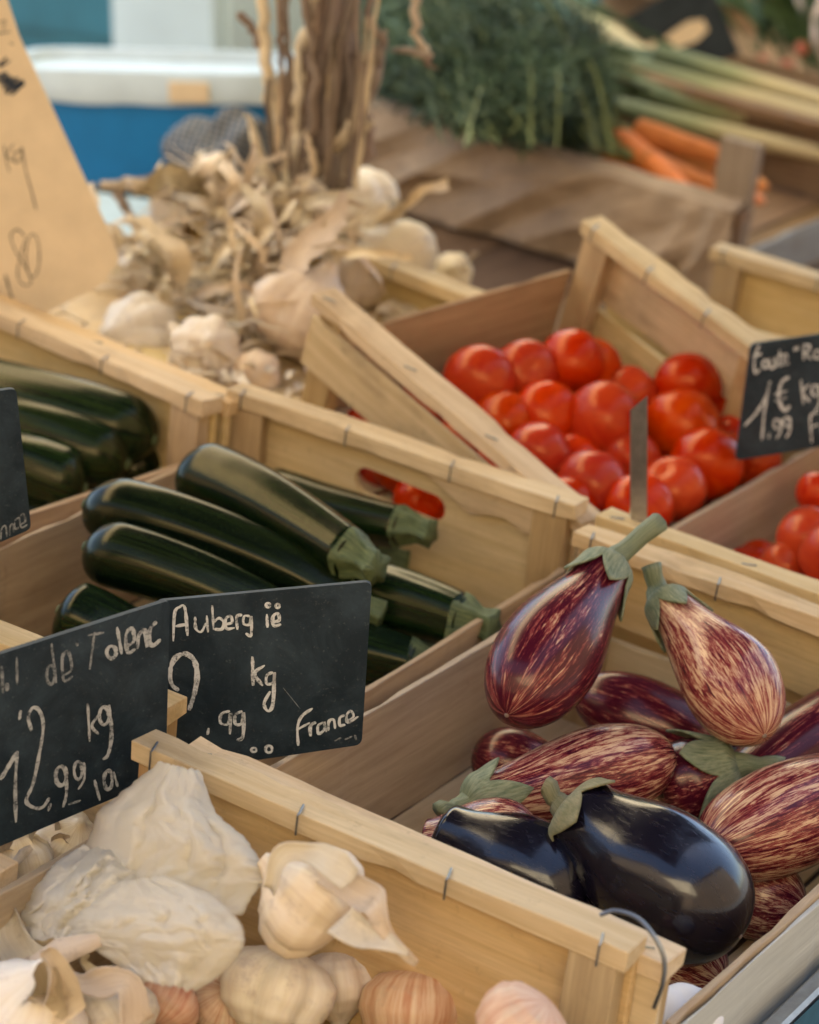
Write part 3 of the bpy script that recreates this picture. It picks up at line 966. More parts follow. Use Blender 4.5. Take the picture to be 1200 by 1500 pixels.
for j in range(10):
    a = 2 * pi * j / 10
    r = 0.055 if j % 2 else 0.028
    V.append((r * cos(a), r * sin(a), 0.424 if j % 2 else 0.415)); D.append((cos(a), sin(a), 1))
for j in range(10):
    F.append((0, 1 + j, 1 + (j + 1) % 10))
scar_me = mesh(V, F, D); scar_me.materials.append(M['scar'])
def tomato(p, dia, label, tiltv=None):
    m = random.choice(tom_meshes)
    tv = Vector(tiltv) if tiltv else Vector((random.uniform(-1, 1), random.uniform(-1, 1), random.uniform(-0.2, 1)))
    q = tv.normalized().to_track_quat('Z', 'Y').to_matrix().to_4x4()
    root = bpy.data.objects.new('tomato', m); COL.objects.link(root)
    root.matrix_world = MS @ Matrix.Translation(p) @ q @ Matrix.Rotation(random.uniform(0, 6), 4, 'Z') @ Matrix.Diagonal((dia, dia, dia * random.uniform(0.9, 1.0), 1))
    tag(root, label, 'tomato', TG)
    s = bpy.data.objects.new('scar', scar_me); COL.objects.link(s); s.parent = root
    return root
def c4at(px, py, h):
    n = M4.to_3x3() @ Vector((0, 0, 1))
    return at_plane(px, py, M4 @ Vector((0, 0, h)), n)
TOM = [  # px, py, diameter in px, height below the rim, label
    (703, 560, 106, -0.105, 'tomato at the far left of the tilted crate'),
    (771, 545, 92, -0.095, 'tomato second from the left in the back row, its scar to the right'),
    (838, 530, 92, -0.085, 'tomato highest at the back of the tilted crate'),
    (866, 540, 84, -0.098, 'tomato mostly hidden behind the highest one'),
    (922, 582, 88, -0.110, 'low tomato between the highest one and the round one at the back right'),
    (1008, 568, 96, -0.090, 'round tomato alone at the back right under the far board'),
    (738, 620, 92, -0.118, 'tomato in front of the far left one'),
    (800, 607, 92, -0.105, 'tomato left of the big central one'),
    (884, 614, 106, -0.092, 'big tomato in the very centre of the tilted crate'),
    (998, 626, 106, -0.098, 'wide tomato right of the metal stake, second row'),
    (1056, 618, 86, -0.118, 'tomato left of the tomato slate'),
    (1082, 645, 84, -0.112, 'tomato half covered by the tomato slate'),
    (846, 576, 86, -0.120, 'dark tomato between the highest and the central one'),
    (788, 668, 96, -0.108, 'tomato by the raised board, third row'),
    (838, 680, 88, -0.122, 'small shaded tomato in the middle row'),
    (866, 712, 100, -0.100, 'tomato left of the metal stake, front row'),
    (924, 676, 88, -0.112, 'tomato directly behind the metal stake'),
    (1036, 680, 106, -0.095, 'tomato with a bright crown against the pink dividing wall'),
    (985, 716, 96, -0.098, 'tomato with a pale scar right of the metal stake'),
    (936, 745, 100, -0.092, 'front tomato at the foot of the metal stake'),
    (830, 745, 92, -0.112, 'tomato in the near corner by the raised board'),
    (1100, 672, 84, -0.108, 'tomato under the lower edge of the tomato slate'),
    (760, 720, 84, -0.128, 'tomato hidden below the raised board'),
]
for (px, py, d, h, lb) in TOM:
    p = c4at(px, py, h)
    dep = (p - CAM).dot(fwd)
    td = None
    if 'pale scar' in lb:
        td = (-0.15, -0.55, 0.8)
    if 'scar to the right' in lb:
        td = (0.5, -0.6, 0.4)
    tomato(p, d * dep / FPX, lb, td or (random.uniform(-.6, .3), random.uniform(0.2, 1), random.uniform(-.6, .2)))
for i in range(5):                           # lower layer, seen only through the gaps
    for j in range(4):
        p = M4 @ Vector((0.05 + 0.06 * i + random.uniform(-.01, .01), 0.06 + 0.085 * j, -0.150))
        tomato(p, 0.056, 'tomato in the lower layer of the tilted crate, seen only in gaps')
# seen through the handle hole of the courgette crate
p = local_c3(632, 745, 0.66)
mm = Matrix.Translation((-0.3955, 0.0325, 0)) @ Matrix.Rotation(0.0296, 4, 'Z') @ Matrix.Translation((0, 0, -HZ))
tomato(mm @ local_c3(618, 735, 0.70), 0.056, 'tomato showing through the oval handle hole')
tomato(mm @ local_c3(560, 700, 0.76), 0.056, 'tomato deeper behind the oval handle hole')
for (px, py, d, z, lb) in [(1200, 722, 66, -0.075, 'tomato highest at the right edge of the photo'), (1186, 790, 92, -0.080, 'round tomato at the right edge below the highest'),
                           (1150, 828, 70, -0.105, 'small tomato by the back batten of the aubergine crate'), (1222, 812, 100, -0.075, 'tomato cut off by the right edge of the photo'),
                           (1250, 740, 90, -0.09, 'tomato outside the right edge behind the round one'), (1110, 822, 60, -0.125, 'tomato peeping over the double batten'),
                           (1275, 850, 92, -0.08, 'tomato by the right wall of its crate'), (1300, 780, 92, -0.085, 'tomato far right of its crate')]:
    p = zz(px, py, z)
    tomato(p, d * (p - CAM).dot(fwd) / FPX, lb)

for i in range(6):
    for j in range(4):
        if i == 0 and j < 3:
            continue
        p = Vector((0.040 + 0.066 * i + random.uniform(-.006, .006), 0.70 + 0.068 * j + random.uniform(-.006, .006), -0.138 + random.uniform(-.004, .008)))
        tomato(p, random.uniform(0.058, 0.064), 'tomato lying on the floor of the crate at the right edge')
# ------------------------------------------------------------------ garlic
def garlic_prof(t):
    if t < 0.58:
        u = t / 0.58
        return (max(0.0, 1 - abs(2 * u - 0.92) ** 2.4)) ** 0.5 * 0.98 + 0.02
    u = (t - 0.58) / 0.42
    base = garlic_prof(0.5799)
    return base * (1 - u) ** 1.7 + 0.16 * u ** 0.5 if u > 0 else base
def gp(t):
    # flat root plate, fat belly, shoulders drawn into a narrow neck
    k = [(0.0, 0.24), (0.03, 0.50), (0.10, 0.78), (0.24, 0.97), (0.40, 1.0), (0.56, 0.92), (0.70, 0.70), (0.80, 0.45), (0.88, 0.25), (0.95, 0.17), (1.0, 0.13)]
    for (a, ra), (b, rb) in zip(k, k[1:]):
        if t <= b:
            u = (t - a) / (b - a)
            u = u * u * (3 - 2 * u)
            return ra + (rb - ra) * u
    return 0.17
def garlic_bulb(p, axis, dia, label, mat='garlic', cloves=None, neck=0.0, group='garlic bulbs', leaves=0, height=0.92, roots=True):
    cl = cloves or random.choice((5, 6, 7, 8))
    ph = random.uniform(0, 6)
    amps = [random.uniform(0.2, 1.6) for _ in range(cl)]
    def lobe(a, t):
        w = ((a + ph) / (2 * pi) * cl) % cl
        k = int(w)
        u = abs((w % 1) - 0.5) * 2
        m = max(0, min(1, (t - 0.02) / 0.1)) * max(0, min(1, (0.86 - t) / 0.3))
        return 1 + 0.13 * m * amps[k] * (1 - u ** 2.2) - 0.07 * m * (sum(amps) / len(amps))
    if mat == 'garlic_pink':
        amps = [x * 0.35 for x in amps]
    if mat == 'garlic_white':
        amps = [0.9 + x * 0.6 for x in amps]
    axis = Vector(axis).normalized()
    H = dia * height
    base = Vector(p) - axis * H * 0.40
    root = empty('garlic_bulb', MS @ axis_frame(base, base + axis, random.uniform(0, 6)), label, 'garlic', group)
    link('bulb', lathe_mesh(H, gp, dia / 2, 30, 54, random.uniform(-.03, .03), lobe, 0.06), M[mat], root, smooth=True)
    if roots:
        parts = []
        for i in range(14):
            a = random.uniform(0, 6.28); r = dia * 0.10 * sqrt(random.random())
            q = Vector((r * cos(a), r * sin(a), 0.002))
            pts = [q, q + Vector((cos(a) * .003, sin(a) * .003, -0.004)), q + Vector((cos(a) * .008, sin(a) * .008, -0.006 + random.uniform(-.002, .003)))]
            parts.append(ribbon(pts, (0.0016, 0.0008), 0.2, 0, 0.0005, 3))
        link('roots', join_parts(parts), M['straw'], root)
    if neck:
        pts = [Vector((0, 0, H * 0.97))]
        d = Vector((random.uniform(-.4, .4), random.uniform(-.4, .4), 1)).normalized()
        for i in range(1, 7):
            pts.append(pts[0] + d * neck * i / 6 + Vector((noise.noise((i * .5, ph, 0)), noise.noise((0, i * .5, ph)), 0)) * neck * 0.18)
        r = dia * 0.085
        link('stalk', tube_mesh(pts, [r * (1.05 - 0.4 * i / 6) for i in range(7)], 10, ridges=0.08), M['leaf'], root, smooth=True)
    for i in range(leaves):
        a = random.uniform(0, 6.28)
        u = Vector((cos(a), sin(a), 0))
        z0 = H * random.uniform(0.55, 0.8)
        r0 = dia * 0.26
        pts = [u * r0 + Vector((0, 0, z0))]
        ln = dia * random.uniform(0.5, 1.1)
        sp = random.uniform(0.1, 1.2)
        for q in range(1, 7):
            s = q / 6
            pts.append(u * (r0 + ln * sp * s * 0.5) + Vector((-u.y, u.x, 0)) * ln * 0.2 * sin(s * 3 + ph) + Vector((0, 0, z0 + ln * s * (1 - sp * 0.75 * s))))
        v, f, d = ribbon(pts, (dia * random.uniform(.25, .45), dia * 0.08), random.uniform(.3, .9), random.uniform(-2, 2), dia * 0.06, 6, u)
        link('leaf', mesh(v, f, d), M[random.choice(('husk', 'leaf'))], root, smooth=True)
    return root

def dpt(px, py, base, lift=0.0):
    return at_depth(px, py, base - lift)
# ---- foreground crate
random.seed(5)
FG = 'garlic bulbs in the front crate'
def fz(px, py, z):
    return at(px, py, 'z', z)
def fdia(p, px):
    return px * (p - CAM).dot(fwd) / FPX
FRONT = [  # px, py, px diameter, plane, value, axis, material, neck, leaves, label
    (455, 1318, 170, 'y', -0.095, (-0.75, -0.1, 0.35), 'garlic', 0.0, 0, 'big papery garlic bulb against the back board of the front crate'),
    (405, 1452, 168, 'z', -0.105, (0.1, -0.55, -1), 'garlic_white', 0.0, 0, 'white garlic bulb with plump cloves at the bottom of the photo'),
    (492, 1440, 125, 'z', -0.118, (0.5, -0.3, -1), 'garlic_white', 0.0, 0, 'white garlic bulb just right of the plump one'),
    (612, 1480, 165, 'z', -0.115, (0.35, -0.5, -1), 'garlic_pink', 0.0, 0, 'pink skinned garlic bulb in the middle of the bottom edge'),
    (765, 1508, 150, 'y', -0.10, (-0.5, -0.5, -1), 'garlic_pink', 0.0, 0, 'pink garlic bulb nearest the corner post'),
    (322, 1470, 90, 'z', -0.120, (0.3, -0.2, .6), 'garlic_pink', 0.0, 0, 'small pink garlic bulb left of the plump white one'),
    (240, 1472, 105, 'z', -0.110, (-.2, 0.8, 0.4), 'garlic_pink', 0.0, 0, 'orange tinted garlic bulb under the paper bag'),
    (165, 1490, 130, 'z', -0.100, (-.8, 0.3, 0.4), 'garlic_white', 0.0, 2, 'white garlic bulb with split skin at the lower left'),
    (35, 1490, 190, 'z', -0.085, (.25, 0.2, 1), 'garlic_white', 0.0, 3, 'tall white garlic bulb in the lower left corner'),
    (690, 1580, 130, 'z', -0.125, (0.2, 0.6, .5), 'garlic_pink', 0.0, 0, 'pink garlic bulb below the bottom edge'),
    (520, 1580, 150, 'z', -0.120, (0.1, 0.6, .5), 'garlic_white', 0.0, 0, 'white garlic bulb below the bottom edge'),
    (300, 1600, 150, 'z', -0.115, (0.1, 0.6, .5), 'garlic', 0.0, 0, 'cream garlic bulb below the bottom edge'),
    (100, 1620, 150, 'z', -0.11, (0.1, 0.6, .5), 'garlic', 0.0, 0, 'cream garlic bulb below the lower left corner'),
    (-90, 1500, 150, 'z', -0.10, (0.1, 0.2, 1), 'garlic', 0.0, 1, 'cream garlic bulb beyond the lower left edge'),
    (845, 1600, 130, 'z', -0.13, (0.1, 0.6, .5), 'garlic_pink', 0.0, 0, 'pink garlic bulb below the corner post'),
    (385, 1385, 90, 'z', -0.135, (0.3, 0.2, 1), 'garlic_pink', 0.0, 0, 'red tinged garlic bulb deep beside the paper bag'),
    (60, 1370, 90, 'z', -0.09, (0.3, 0.3, .6), 'garlic', 0.0, 2, 'garlic bulb half under the left side of the paper bag'),
]
for (px, py, d, ax_, z, ax, mt, nk, lv, lb) in FRONT:
    p = at(px, py, ax_, z)
    garlic_bulb(p, ax, fdia(p, d), lb, mt, None, nk, FG, lv, roots=ax[2] > 0)
# dry collars and pale stalk ends pulled off the front bulbs
def gstrip(pts, w, mat, label, ax='z'):
    q = smooth_path([at(x, y, ax, z) for x, y, z in pts], 6)
    o_ = q[0].copy()
    v, f, d = ribbon([p - o_ for p in q], w, 0.45, random.uniform(-.6, .6), 0.008, 9, (0.4, -0.7, 0.5))
    ob = link('garlic_husk', mesh(v, f, d), M['husk'], mw=MS @ Matrix.Translation(o_), smooth=True)
    m_ = ob.modifiers.new('thickness', 'SOLIDIFY'); m_.thickness = 0.0008
    return tag(ob, label, 'garlic husk')
gstrip([(470, 1258, -0.10), (545, 1325, -0.125), (580, 1370, -0.125), (610, 1400, -0.125)], (0.024, 0.004), 'husk', 'long torn husk pointing right from the big papery bulb', 'y')
gstrip([(388, 1300, -0.135), (420, 1256, -0.125), (470, 1250, -0.12), (520, 1290, -0.125)], (0.010, 0.014), 'husk', 'curled husk over the top of the big papery bulb', 'y')
gstrip([(500, 1345, -0.135), (550, 1375, -0.132), (605, 1402, -0.127)], (0.020, 0.004), 'husk', 'folded husk lying below the long torn one', 'y')
gstrip([(8, 1345, -0.16), (30, 1390, -0.18), (60, 1440, -0.19), (70, 1520, -0.20)], (0.022, 0.034), 'husk', 'broad white husk hanging down at the left edge', 'y')
gstrip([(45, 1395, -0.18), (110, 1440, -0.20), (175, 1440, -0.20), (212, 1500, -0.20)], (0.012, 0.022), 'husk', 'white husk curving over the lower left bulbs', 'y')
# straw bedding
parts = []
for i in range(900):
    p = Vector((-0.03 + 0.02 + random.random() * 0.36, -0.57 + random.random() * 0.53, -0.172 + random.random() * 0.012))
    a = random.uniform(0, 6.28); l = random.uniform(0.02, 0.05)
    d = Vector((cos(a), sin(a), random.uniform(-.3, .5))) * l
    parts.append(ribbon([p, p + d * .5 + Vector((0, 0, .003)), p + d], (0.0018, 0.0012), 0.2, 1, 0.001, 2))
o = link('straw_bedding', join_parts(parts), M['straw'], mw=MS)
tag(o, 'loose straw bedding on the floor of the front garlic crate', 'straw', kind='stuff')

def crumpled(name, cpts, mat, label, cat, seed=1, amp=0.012, freq=22, nu=44, nv=34, crease=0.6):
    """crumpled sheet stuff: a closed lump over big control balls, broken into flat facets with sharp folds"""
    rnd = random.Random(seed)
    waves = []
    for i in range(7):
        n = Vector((rnd.gauss(0, 1), rnd.gauss(0, 1), rnd.gauss(0, 1))).normalized()
        waves.append((n, freq * rnd.uniform(0.5, 1.6), rnd.random(), rnd.uniform(0.5, 1.2)))
    lo_z = min(c[0][2] - c[1] for c in cpts)
    cen = Vector((0, 0, 0))
    for c, r in cpts:
        cen += Vector(c)
    cen /= len(cpts)
    def radius(d):
        acc = 0.0
        for c, r in cpts:
            q = Vector(c) - cen
            b = q.dot(d)
            h = b * b - q.length_squared + r * r
            if h > 0:
                acc += math.exp((b + sqrt(h)) * 90)
        return max(math.log(acc) / 90 if acc > 0 else 0.0, 0.02)
    V, F = [], []
    for i in range(nv + 1):
        th = pi * i / nv
        for j in range(nu):
            ph = 2 * pi * j / nu
            d = Vector((sin(th) * cos(ph), sin(th) * sin(ph), cos(th)))
            p = cen + d * radius(d)
            wq = p + Vector((noise.noise(p * 16), noise.noise(p * 16 + Vector((5, 0, 0))), noise.noise(p * 16 + Vector((0, 5, 0))))) * 0.014
            hsum = 0.0
            for n, f, o_, a_ in waves:
                x = wq.dot(n) * f + o_
                hsum += a_ * (abs((x % 1) - 0.5) * 4 - 1) * (10 / f if f > 10 else 1)
            V.append(p + d * amp * (crease * hsum * 0.5 + 0.25 * noise.noise(p * 60)))
    for i in range(nv):
        for j in range(nu):
            k = (j + 1) % nu
            F.append((i * nu + j, i * nu + k, (i + 1) * nu + k, (i + 1) * nu + j))
    base = Vector((cen.x, cen.y, lo_z))
    o = link(name, mesh([v - base for v in V], F), mat, mw=MS @ Matrix.Translation(base), smooth=True)
    return tag(o, label, cat)
def ball(px, py, z, rpx):
    p = fz(px, py, z)
    return (tuple(p), fdia(p, rpx))
def paper_sheet(left, right, ys, bulge, folds, fold_amp, seed, nu=70, nv=90, back=0.0):
    """thin sheet hung between two outlines, swelling towards the viewer, with folds running down it"""
    rnd = random.Random(seed)
    A, B = smooth_path([Vector((x, y, 0)) for x, y in left], 16), smooth_path([Vector((x, y, 0)) for x, y in right], 16)
    def samp(P, v):
        f = v * (len(P) - 1); i = min(int(f), len(P) - 2)
        return P[i].lerp(P[i + 1], f - i)
    fs = [(rnd.uniform(0.08, 0.92), rnd.uniform(0.05, 0.15), rnd.choice((-1, 1)) * rnd.uniform(.4, 1.0), rnd.uniform(-.25, .25), rnd.uniform(0, .35), rnd.uniform(.55, 1.0)) for _ in range(folds)]
    V, F, D = [], [], []
    for i in range(nv + 1):
        v = i / nv
        a, b = samp(A, v), samp(B, v)
        yb = ys[0] + (ys[1] - ys[0]) * v
        for j in range(nu + 1):
            u = j / nu
            e = sin(pi * u) ** 0.6
            q = a.lerp(b, u)
            q.x += 7 * noise.noise((u * 2.5, v * 9, seed)) + 3 * noise.noise((u * 3, v * 26, seed + 2))
            q.y += 5 * noise.noise((u * 9, v * 4, seed + 4))
            y = yb - bulge * e * (0.4 + 0.6 * sin(pi * min(1, v * 1.15)) )
            for c, w, am, sl_, v0, v1 in fs:
                d = abs(u - c - sl_ * (v - .5) - 0.03 * noise.noise((v * 4, c * 9, seed)))
                k = max(0, 1 - d / w)
                y -= fold_amp * am * k * k * max(0, min(1, (v - v0) * 6)) * max(0, min(1, (v1 - v) * 6)) * e
            y -= 0.004 * noise.noise((u * 6, v * 6, seed + 3)) + 0.004 * abs(noise.noise((u * 7, v * 7, seed + 5))) + 0.0010 * abs(noise.noise((u * 18, v * 18, seed + 7)))
            V.append(at(q.x, q.y, 'y', y)); D.append((u, v, 0))
    for i in range(nv):
        for j in range(nu):
            k = i * (nu + 1) + j
            F.append((k, k + 1, k + nu + 2, k + nu + 1))
    return V, F, D
bag_o = at(240, 1330, 'y', -0.13)
bag = empty('paper_bag', MS @ Matrix.Translation(bag_o), 'crumpled thin white paper bag in the back corner of the front garlic crate', 'paper bag')
for nm, args in (('bag_sheet', ([(232, 1117), (192, 1150), (146, 1195), (122, 1250), (84, 1300), (72, 1350)], [(292, 1130), (314, 1190), (346, 1218), (380, 1258), (386, 1292), (352, 1340)], (-0.055, -0.115), 0.040, 12, 0.006, 3)),
                 ('bag_fold', ([(170, 1292), (112, 1325), (92, 1362), (140, 1392), (205, 1436)], [(240, 1284), (318, 1318), (352, 1352), (348, 1402), (288, 1452)], (-0.135, -0.180), 0.028, 8, 0.004, 8)),
                 ('bag_sheet', ([(120, 1240), (70, 1275), (35, 1330), (20, 1380)], [(205, 1250), (200, 1290), (170, 1330), (130, 1372)], (-0.10, -0.16), 0.025, 8, 0.005, 5))):
    v, f, d = paper_sheet(*args)
    ob = link(nm, mesh([p - bag_o for p in v], f, d), M['bag'], bag, smooth=True)
    m_ = ob.modifiers.new('thickness', 'SOLIDIFY'); m_.thickness = 0.0006
crumpled('tissue', [ball(1010, 1492, -0.10, 45), ball(975, 1500, -0.10, 40)], M['tissue'], 'scrap of white tissue at the bottom edge beside the blue skirt', 'tissue', 5, 0.006, 40, 50, 36)

# ---- crate under the slanting slate
for (px, py, d, z, lb) in [(100, 1232, 95, -0.100, 'brown papery garlic bulb just below the lower corner of the slanting slate'), (30, 1260, 100, -0.095, 'brown papery garlic bulb at the left edge under the slanting slate'),
                           (60, 1215, 90, -0.115, 'garlic bulb behind the two brown papery ones'), (-60, 1290, 100, -0.10, 'garlic bulb beyond the left edge under the slate'),
                           (-20, 1210, 90, -0.13, 'garlic bulb deep under the slanting slate'), (130, 1160, 90, -0.13, 'garlic bulb hidden behind the slanting slate')]:
    p = fz(px, py, z)
    garlic_bulb(p, (random.uniform(-.6, .6), random.uniform(-.6, .6), 0.8), fdia(p, d), lb, 'garlic', None, 0, 'garlic bulbs under the slanting slate', 2)

random.seed(11)
# ---- the dried garlic behind the left courgettes
BG = 'garlic bulbs of the dried bunch'
PILE = [  # px, py, px diameter, y, axis, material, label
    (232, 487, 118, 0.86, (-0.2, -0.9, 0.25), 'garlic_white', 'garlic bulb at the near left of the dried pile with a torn skin'),
    (330, 500, 92, 0.82, (0.5, -0.5, 0.5), 'garlic_white', 'garlic bulb at the foot of the dried pile'),
    (180, 420, 84, 0.95, (-0.6, -0.5, 0.3), 'garlic', 'garlic bulb at the far left of the dried pile beside the card'),
    (222, 392, 60, 0.98, (0.2, -0.4, 0.6), 'garlic_white', 'small lilac white garlic bulb left of the dried leaves'),
    (472, 455, 150, 0.93, (0.1, 0.5, 0.8), 'garlic', 'smooth round garlic bulb behind the raised corner of the tomato crate'),
    (541, 292, 122, 1.28, (-.6, 0.1, 0.7), 'garlic_white', 'bluish white garlic bulb right of the stalk bundle'),
    (606, 374, 122, 1.20, (-.7, -.1, 0.3), 'garlic', 'pale garlic bulb at the right of the dried pile'),
    (684, 392, 58, 1.34, (.3, -.5, 0.4), 'garlic', 'small garlic bulb last on the right of the pile'),
    (645, 420, 50, 1.28, (.3, -.5, 0.4), 'garlic', 'small garlic bulb low at the right of the pile'),
    (480, 325, 84, 1.18, (-.3, -.5, 0.5), 'garlic', 'garlic bulb at the foot of the stalk bundle'),
    (545, 398, 90, 1.14, (.3, -.4, 0.6), 'garlic', 'garlic bulb left of the pale one on the right'),
    (336, 256, 74, 1.18, (-.1, -.6, 0.5), 'garlic', 'peach coloured garlic bulb on top of the pile'),
    (278, 300, 70, 1.12, (-.5, -.5, 0.5), 'garlic_white', 'garlic bulb on the left shoulder of the pile'),
    (262, 350, 70, 1.04, (-.5, -.6, 0.3), 'garlic', 'garlic bulb on the left flank of the pile'),
    (385, 330, 90, 1.10, (-.2, -.7, 0.5), 'garlic', 'garlic bulb behind the dried leaves'),
    (420, 400, 90, 1.04, (.2, -.7, 0.3), 'garlic', 'garlic bulb in the middle of the dried leaves'),
    (300, 430, 95, 0.98, (-.2, -.8, 0.3), 'garlic', 'garlic bulb under the dried leaves'),
    (390, 490, 90, 0.93, (.1, -.6, 0.3), 'garlic', 'garlic bulb low in the middle of the pile'),
    (400, 540, 70, 0.84, (.1, -.6, 0.3), 'garlic', 'garlic bulb by the raised corner of the tomato crate'),
    (570, 330, 70, 1.26, (.2, -.6, 0.3), 'garlic', 'garlic bulb behind the two right hand bulbs'),
    (430, 275, 70, 1.25, (.2, -.6, 0.3), 'garlic', 'garlic bulb behind the stalk bundle'),
]
for (px, py, d, y, ax, mt, lb) in PILE:
    p = at(px, py, 'y', y)
    garlic_bulb(p - Vector((0, 0.035, 0)), ax, fdia(p, d * 1.08), lb, mt, None, 0, BG, 1)
# filling bulbs below, so the heap stands on the crate floor
for i in range(34):
    px, py = random.uniform(170, 640), random.uniform(380, 560)
    y = 1.36 - (py - 300) / 260 * 0.55
    p = at(px, py, 'y', y + 0.06)
    if p.z < -0.075 or p.z > 0.03 or p.x > -0.47:
        continue
    garlic_bulb(p - Vector((0, 0, 0.02)), (random.uniform(-.6, .6), random.uniform(-1, .3), 0.3), 0.058, 'garlic bulb inside the heap under the dried leaves', 'garlic', None, 0, BG, 1)

random.seed(23)
# dried leaves and stalks of the bunch: one bundle, every stalk and every big leaf a part
def P3(px, py, y):
    return at(px, py, 'y', y)
bundle_o = P3(455, 280, 1.12)
bundle = empty('garlic_stalk_bundle', MS @ Matrix.Translation(bundle_o), 'upright bundle of dry brown garlic stalks with frayed leaves fanning from its foot', 'dried garlic')
def bstalk(pts, radii, mat='stalk', k=5, na=9):
    q = [P3(*p) - bundle_o for p in pts]
    sp = smooth_path(q, k)
    n = len(sp)
    rr = []
    for i in range(n):
        s = i / (n - 1) * (len(radii) - 1)
        a = int(min(s, len(radii) - 2)); u = s - a
        rr.append((radii[a] * (1 - u) + radii[a + 1] * u) * (1 + 0.22 * noise.noise((i * 0.6, pts[0][0], 0))))
    sp = [p + Vector((noise.noise((i * .5, pts[0][0], 3)), noise.noise((i * .5, pts[0][0], 7)), 0)) * 0.011 for i, p in enumerate(sp)]
    return link('stalk', tube_mesh(sp, rr, na, ridges=0.10), M[mat], bundle, smooth=True)
ST = [
    ([(425, 285, 1.10), (408, 200, 1.10), (398, 130, 1.10), (387, 60, 1.10), (383, -40, 1.10)], [0.013, 0.011, 0.009, 0.0075, 0.007], 'leaf'),
    ([(392, 85, 1.10), (372, 50, 1.10), (352, 18, 1.09)], [0.006, 0.0045, 0.005], 'stalk'),
    ([(440, 290, 1.09), (437, 200, 1.08), (440, 110, 1.08), (452, 40, 1.08), (468, -50, 1.08)], [0.014, 0.010, 0.010, 0.010, 0.010], 'leaf'),
    ([(465, 285, 1.11), (468, 200, 1.10), (470, 120, 1.10), (478, 40, 1.10), (488, -50, 1.10)], [0.020, 0.019, 0.018, 0.016, 0.016], 'stalk'),
    ([(480, 280, 1.13), (490, 190, 1.12), (495, 110, 1.12), (510, 30, 1.12), (520, -40, 1.12)], [0.018, 0.016, 0.013, 0.011, 0.010], 'stalk'),
    ([(495, 270, 1.10), (505, 200, 1.11), (512, 140, 1.12), (508, 60, 1.13), (512, -40, 1.13)], [0.014, 0.012, 0.010, 0.009, 0.008], 'stalk'),
    ([(500, 250, 1.12), (525, 170, 1.12), (545, 120, 1.12), (558, 80, 1.12), (566, 45, 1.12)], [0.013, 0.012, 0.011, 0.006, 0.003], 'stalk'),
    ([(528, 150, 1.13), (522, 90, 1.13), (510, 50, 1.13), (505, -10, 1.13), (508, -60, 1.13)], [0.009, 0.008, 0.006, 0.006, 0.006], 'stalk'),
    ([(480, 220, 1.09), (520, 188, 1.08), (548, 180, 1.08)], [0.010, 0.009, 0.002], 'leaf'),
    ([(405, 280, 1.07), (388, 250, 1.06), (372, 195, 1.06), (364, 168, 1.06)], [0.010, 0.009, 0.005, 0.002], 'leaf'),
    ([(598, -30, 1.15), (608, 20, 1.15), (612, 55, 1.15), (628, 82, 1.14)], [0.005, 0.005, 0.004, 0.004], 'leaf'),
    ([(628, 84, 1.14), (602, 75, 1.14), (575, 74, 1.14)], [0.006, 0.005, 0.002], 'stalk'),
    ([(628, 84, 1.14), (631, 100, 1.14)], [0.004, 0.001], 'stalk'),
    ([(455, 275, 1.07), (460, 230, 1.06), (448, 190, 1.06)], [0.006, 0.005, 0.001], 'leaf'),
    ([(450, 285, 1.08), (455, 210, 1.07), (462, 130, 1.06), (458, 60, 1.07), (440, -40, 1.07)], [0.009, 0.008, 0.007, 0.007, 0.006], 'stalk'),
    ([(485, 280, 1.09), (478, 200, 1.08), (484, 130, 1.08), (498, 60, 1.08), (535, -40, 1.08)], [0.010, 0.009, 0.008, 0.006, 0.005], 'stalk'),
    ([(515, 255, 1.13), (540, 200, 1.13), (535, 150, 1.13), (548, 60, 1.13), (540, -40, 1.14)], [0.010, 0.009, 0.007, 0.005, 0.004], 'stalk'),
    ([(430, 285, 1.12), (420, 200, 1.12), (424, 110, 1.12), (415, 30, 1.13), (430, -40, 1.13)], [0.009, 0.007, 0.006, 0.005, 0.005], 'stalk'),
    # stalks lying in the heap
    ([(262, 278, 1.06), (230, 274, 1.06), (195, 270, 1.05), (155, 272, 1.04)], [0.013, 0.011, 0.009, 0.005], 'leaf'),
    ([(172, 280, 1.05), (186, 308, 1.04), (202, 335, 1.03)], [0.007, 0.006, 0.008], 'stalk'),
    ([(405, 285, 1.03), (440, 325, 1.00), (468, 360, 0.97), (490, 390, 0.95)], [0.014, 0.012, 0.010, 0.009], 'leaf'),
    ([(350, 310, 1.02), (352, 350, 0.99), (362, 395, 0.96), (370, 430, 0.94)], [0.005, 0.004, 0.004, 0.003], 'stalk'),
    ([(165, 350, 0.99), (138, 372, 0.98), (130, 405, 0.97), (138, 440, 0.96)], [0.007, 0.009, 0.008, 0.002], 'stalk'),
    ([(415, 440, 0.95), (375, 400, 0.95), (345, 350, 0.98), (300, 300, 1.02)], [0.010, 0.011, 0.010, 0.006], 'leaf'),
]
for pts, rr, mt in ST:
    bstalk(pts, rr, mt)
for i in range(22):                            # fibres along the trunk of the bundle
    x0 = random.uniform(405, 530)
    x1 = 462 + (x0 - 460) * 1.0 + random.uniform(-26, 34)
    y0, y1 = random.uniform(200, 290), random.uniform(-40, 120)
    q = [P3(x0, y0, 1.075), P3((x0 + x1) / 2 + random.uniform(-8, 8), (y0 + y1) / 2, 1.068), P3(x1, y1, 1.07)]
    q = [p - bundle_o for p in smooth_path(q, 5)]
    v, f, d = ribbon(q, (random.uniform(.004, .010), random.uniform(.002, .007)), 0.8, random.uniform(-1, 1), 0.004, 5, (0.4, -0.9, 0.2))
    link('leaf', mesh(v, f, d), M[random.choice(('stalk', 'stalk', 'stalk', 'leaf'))], bundle, smooth=True)
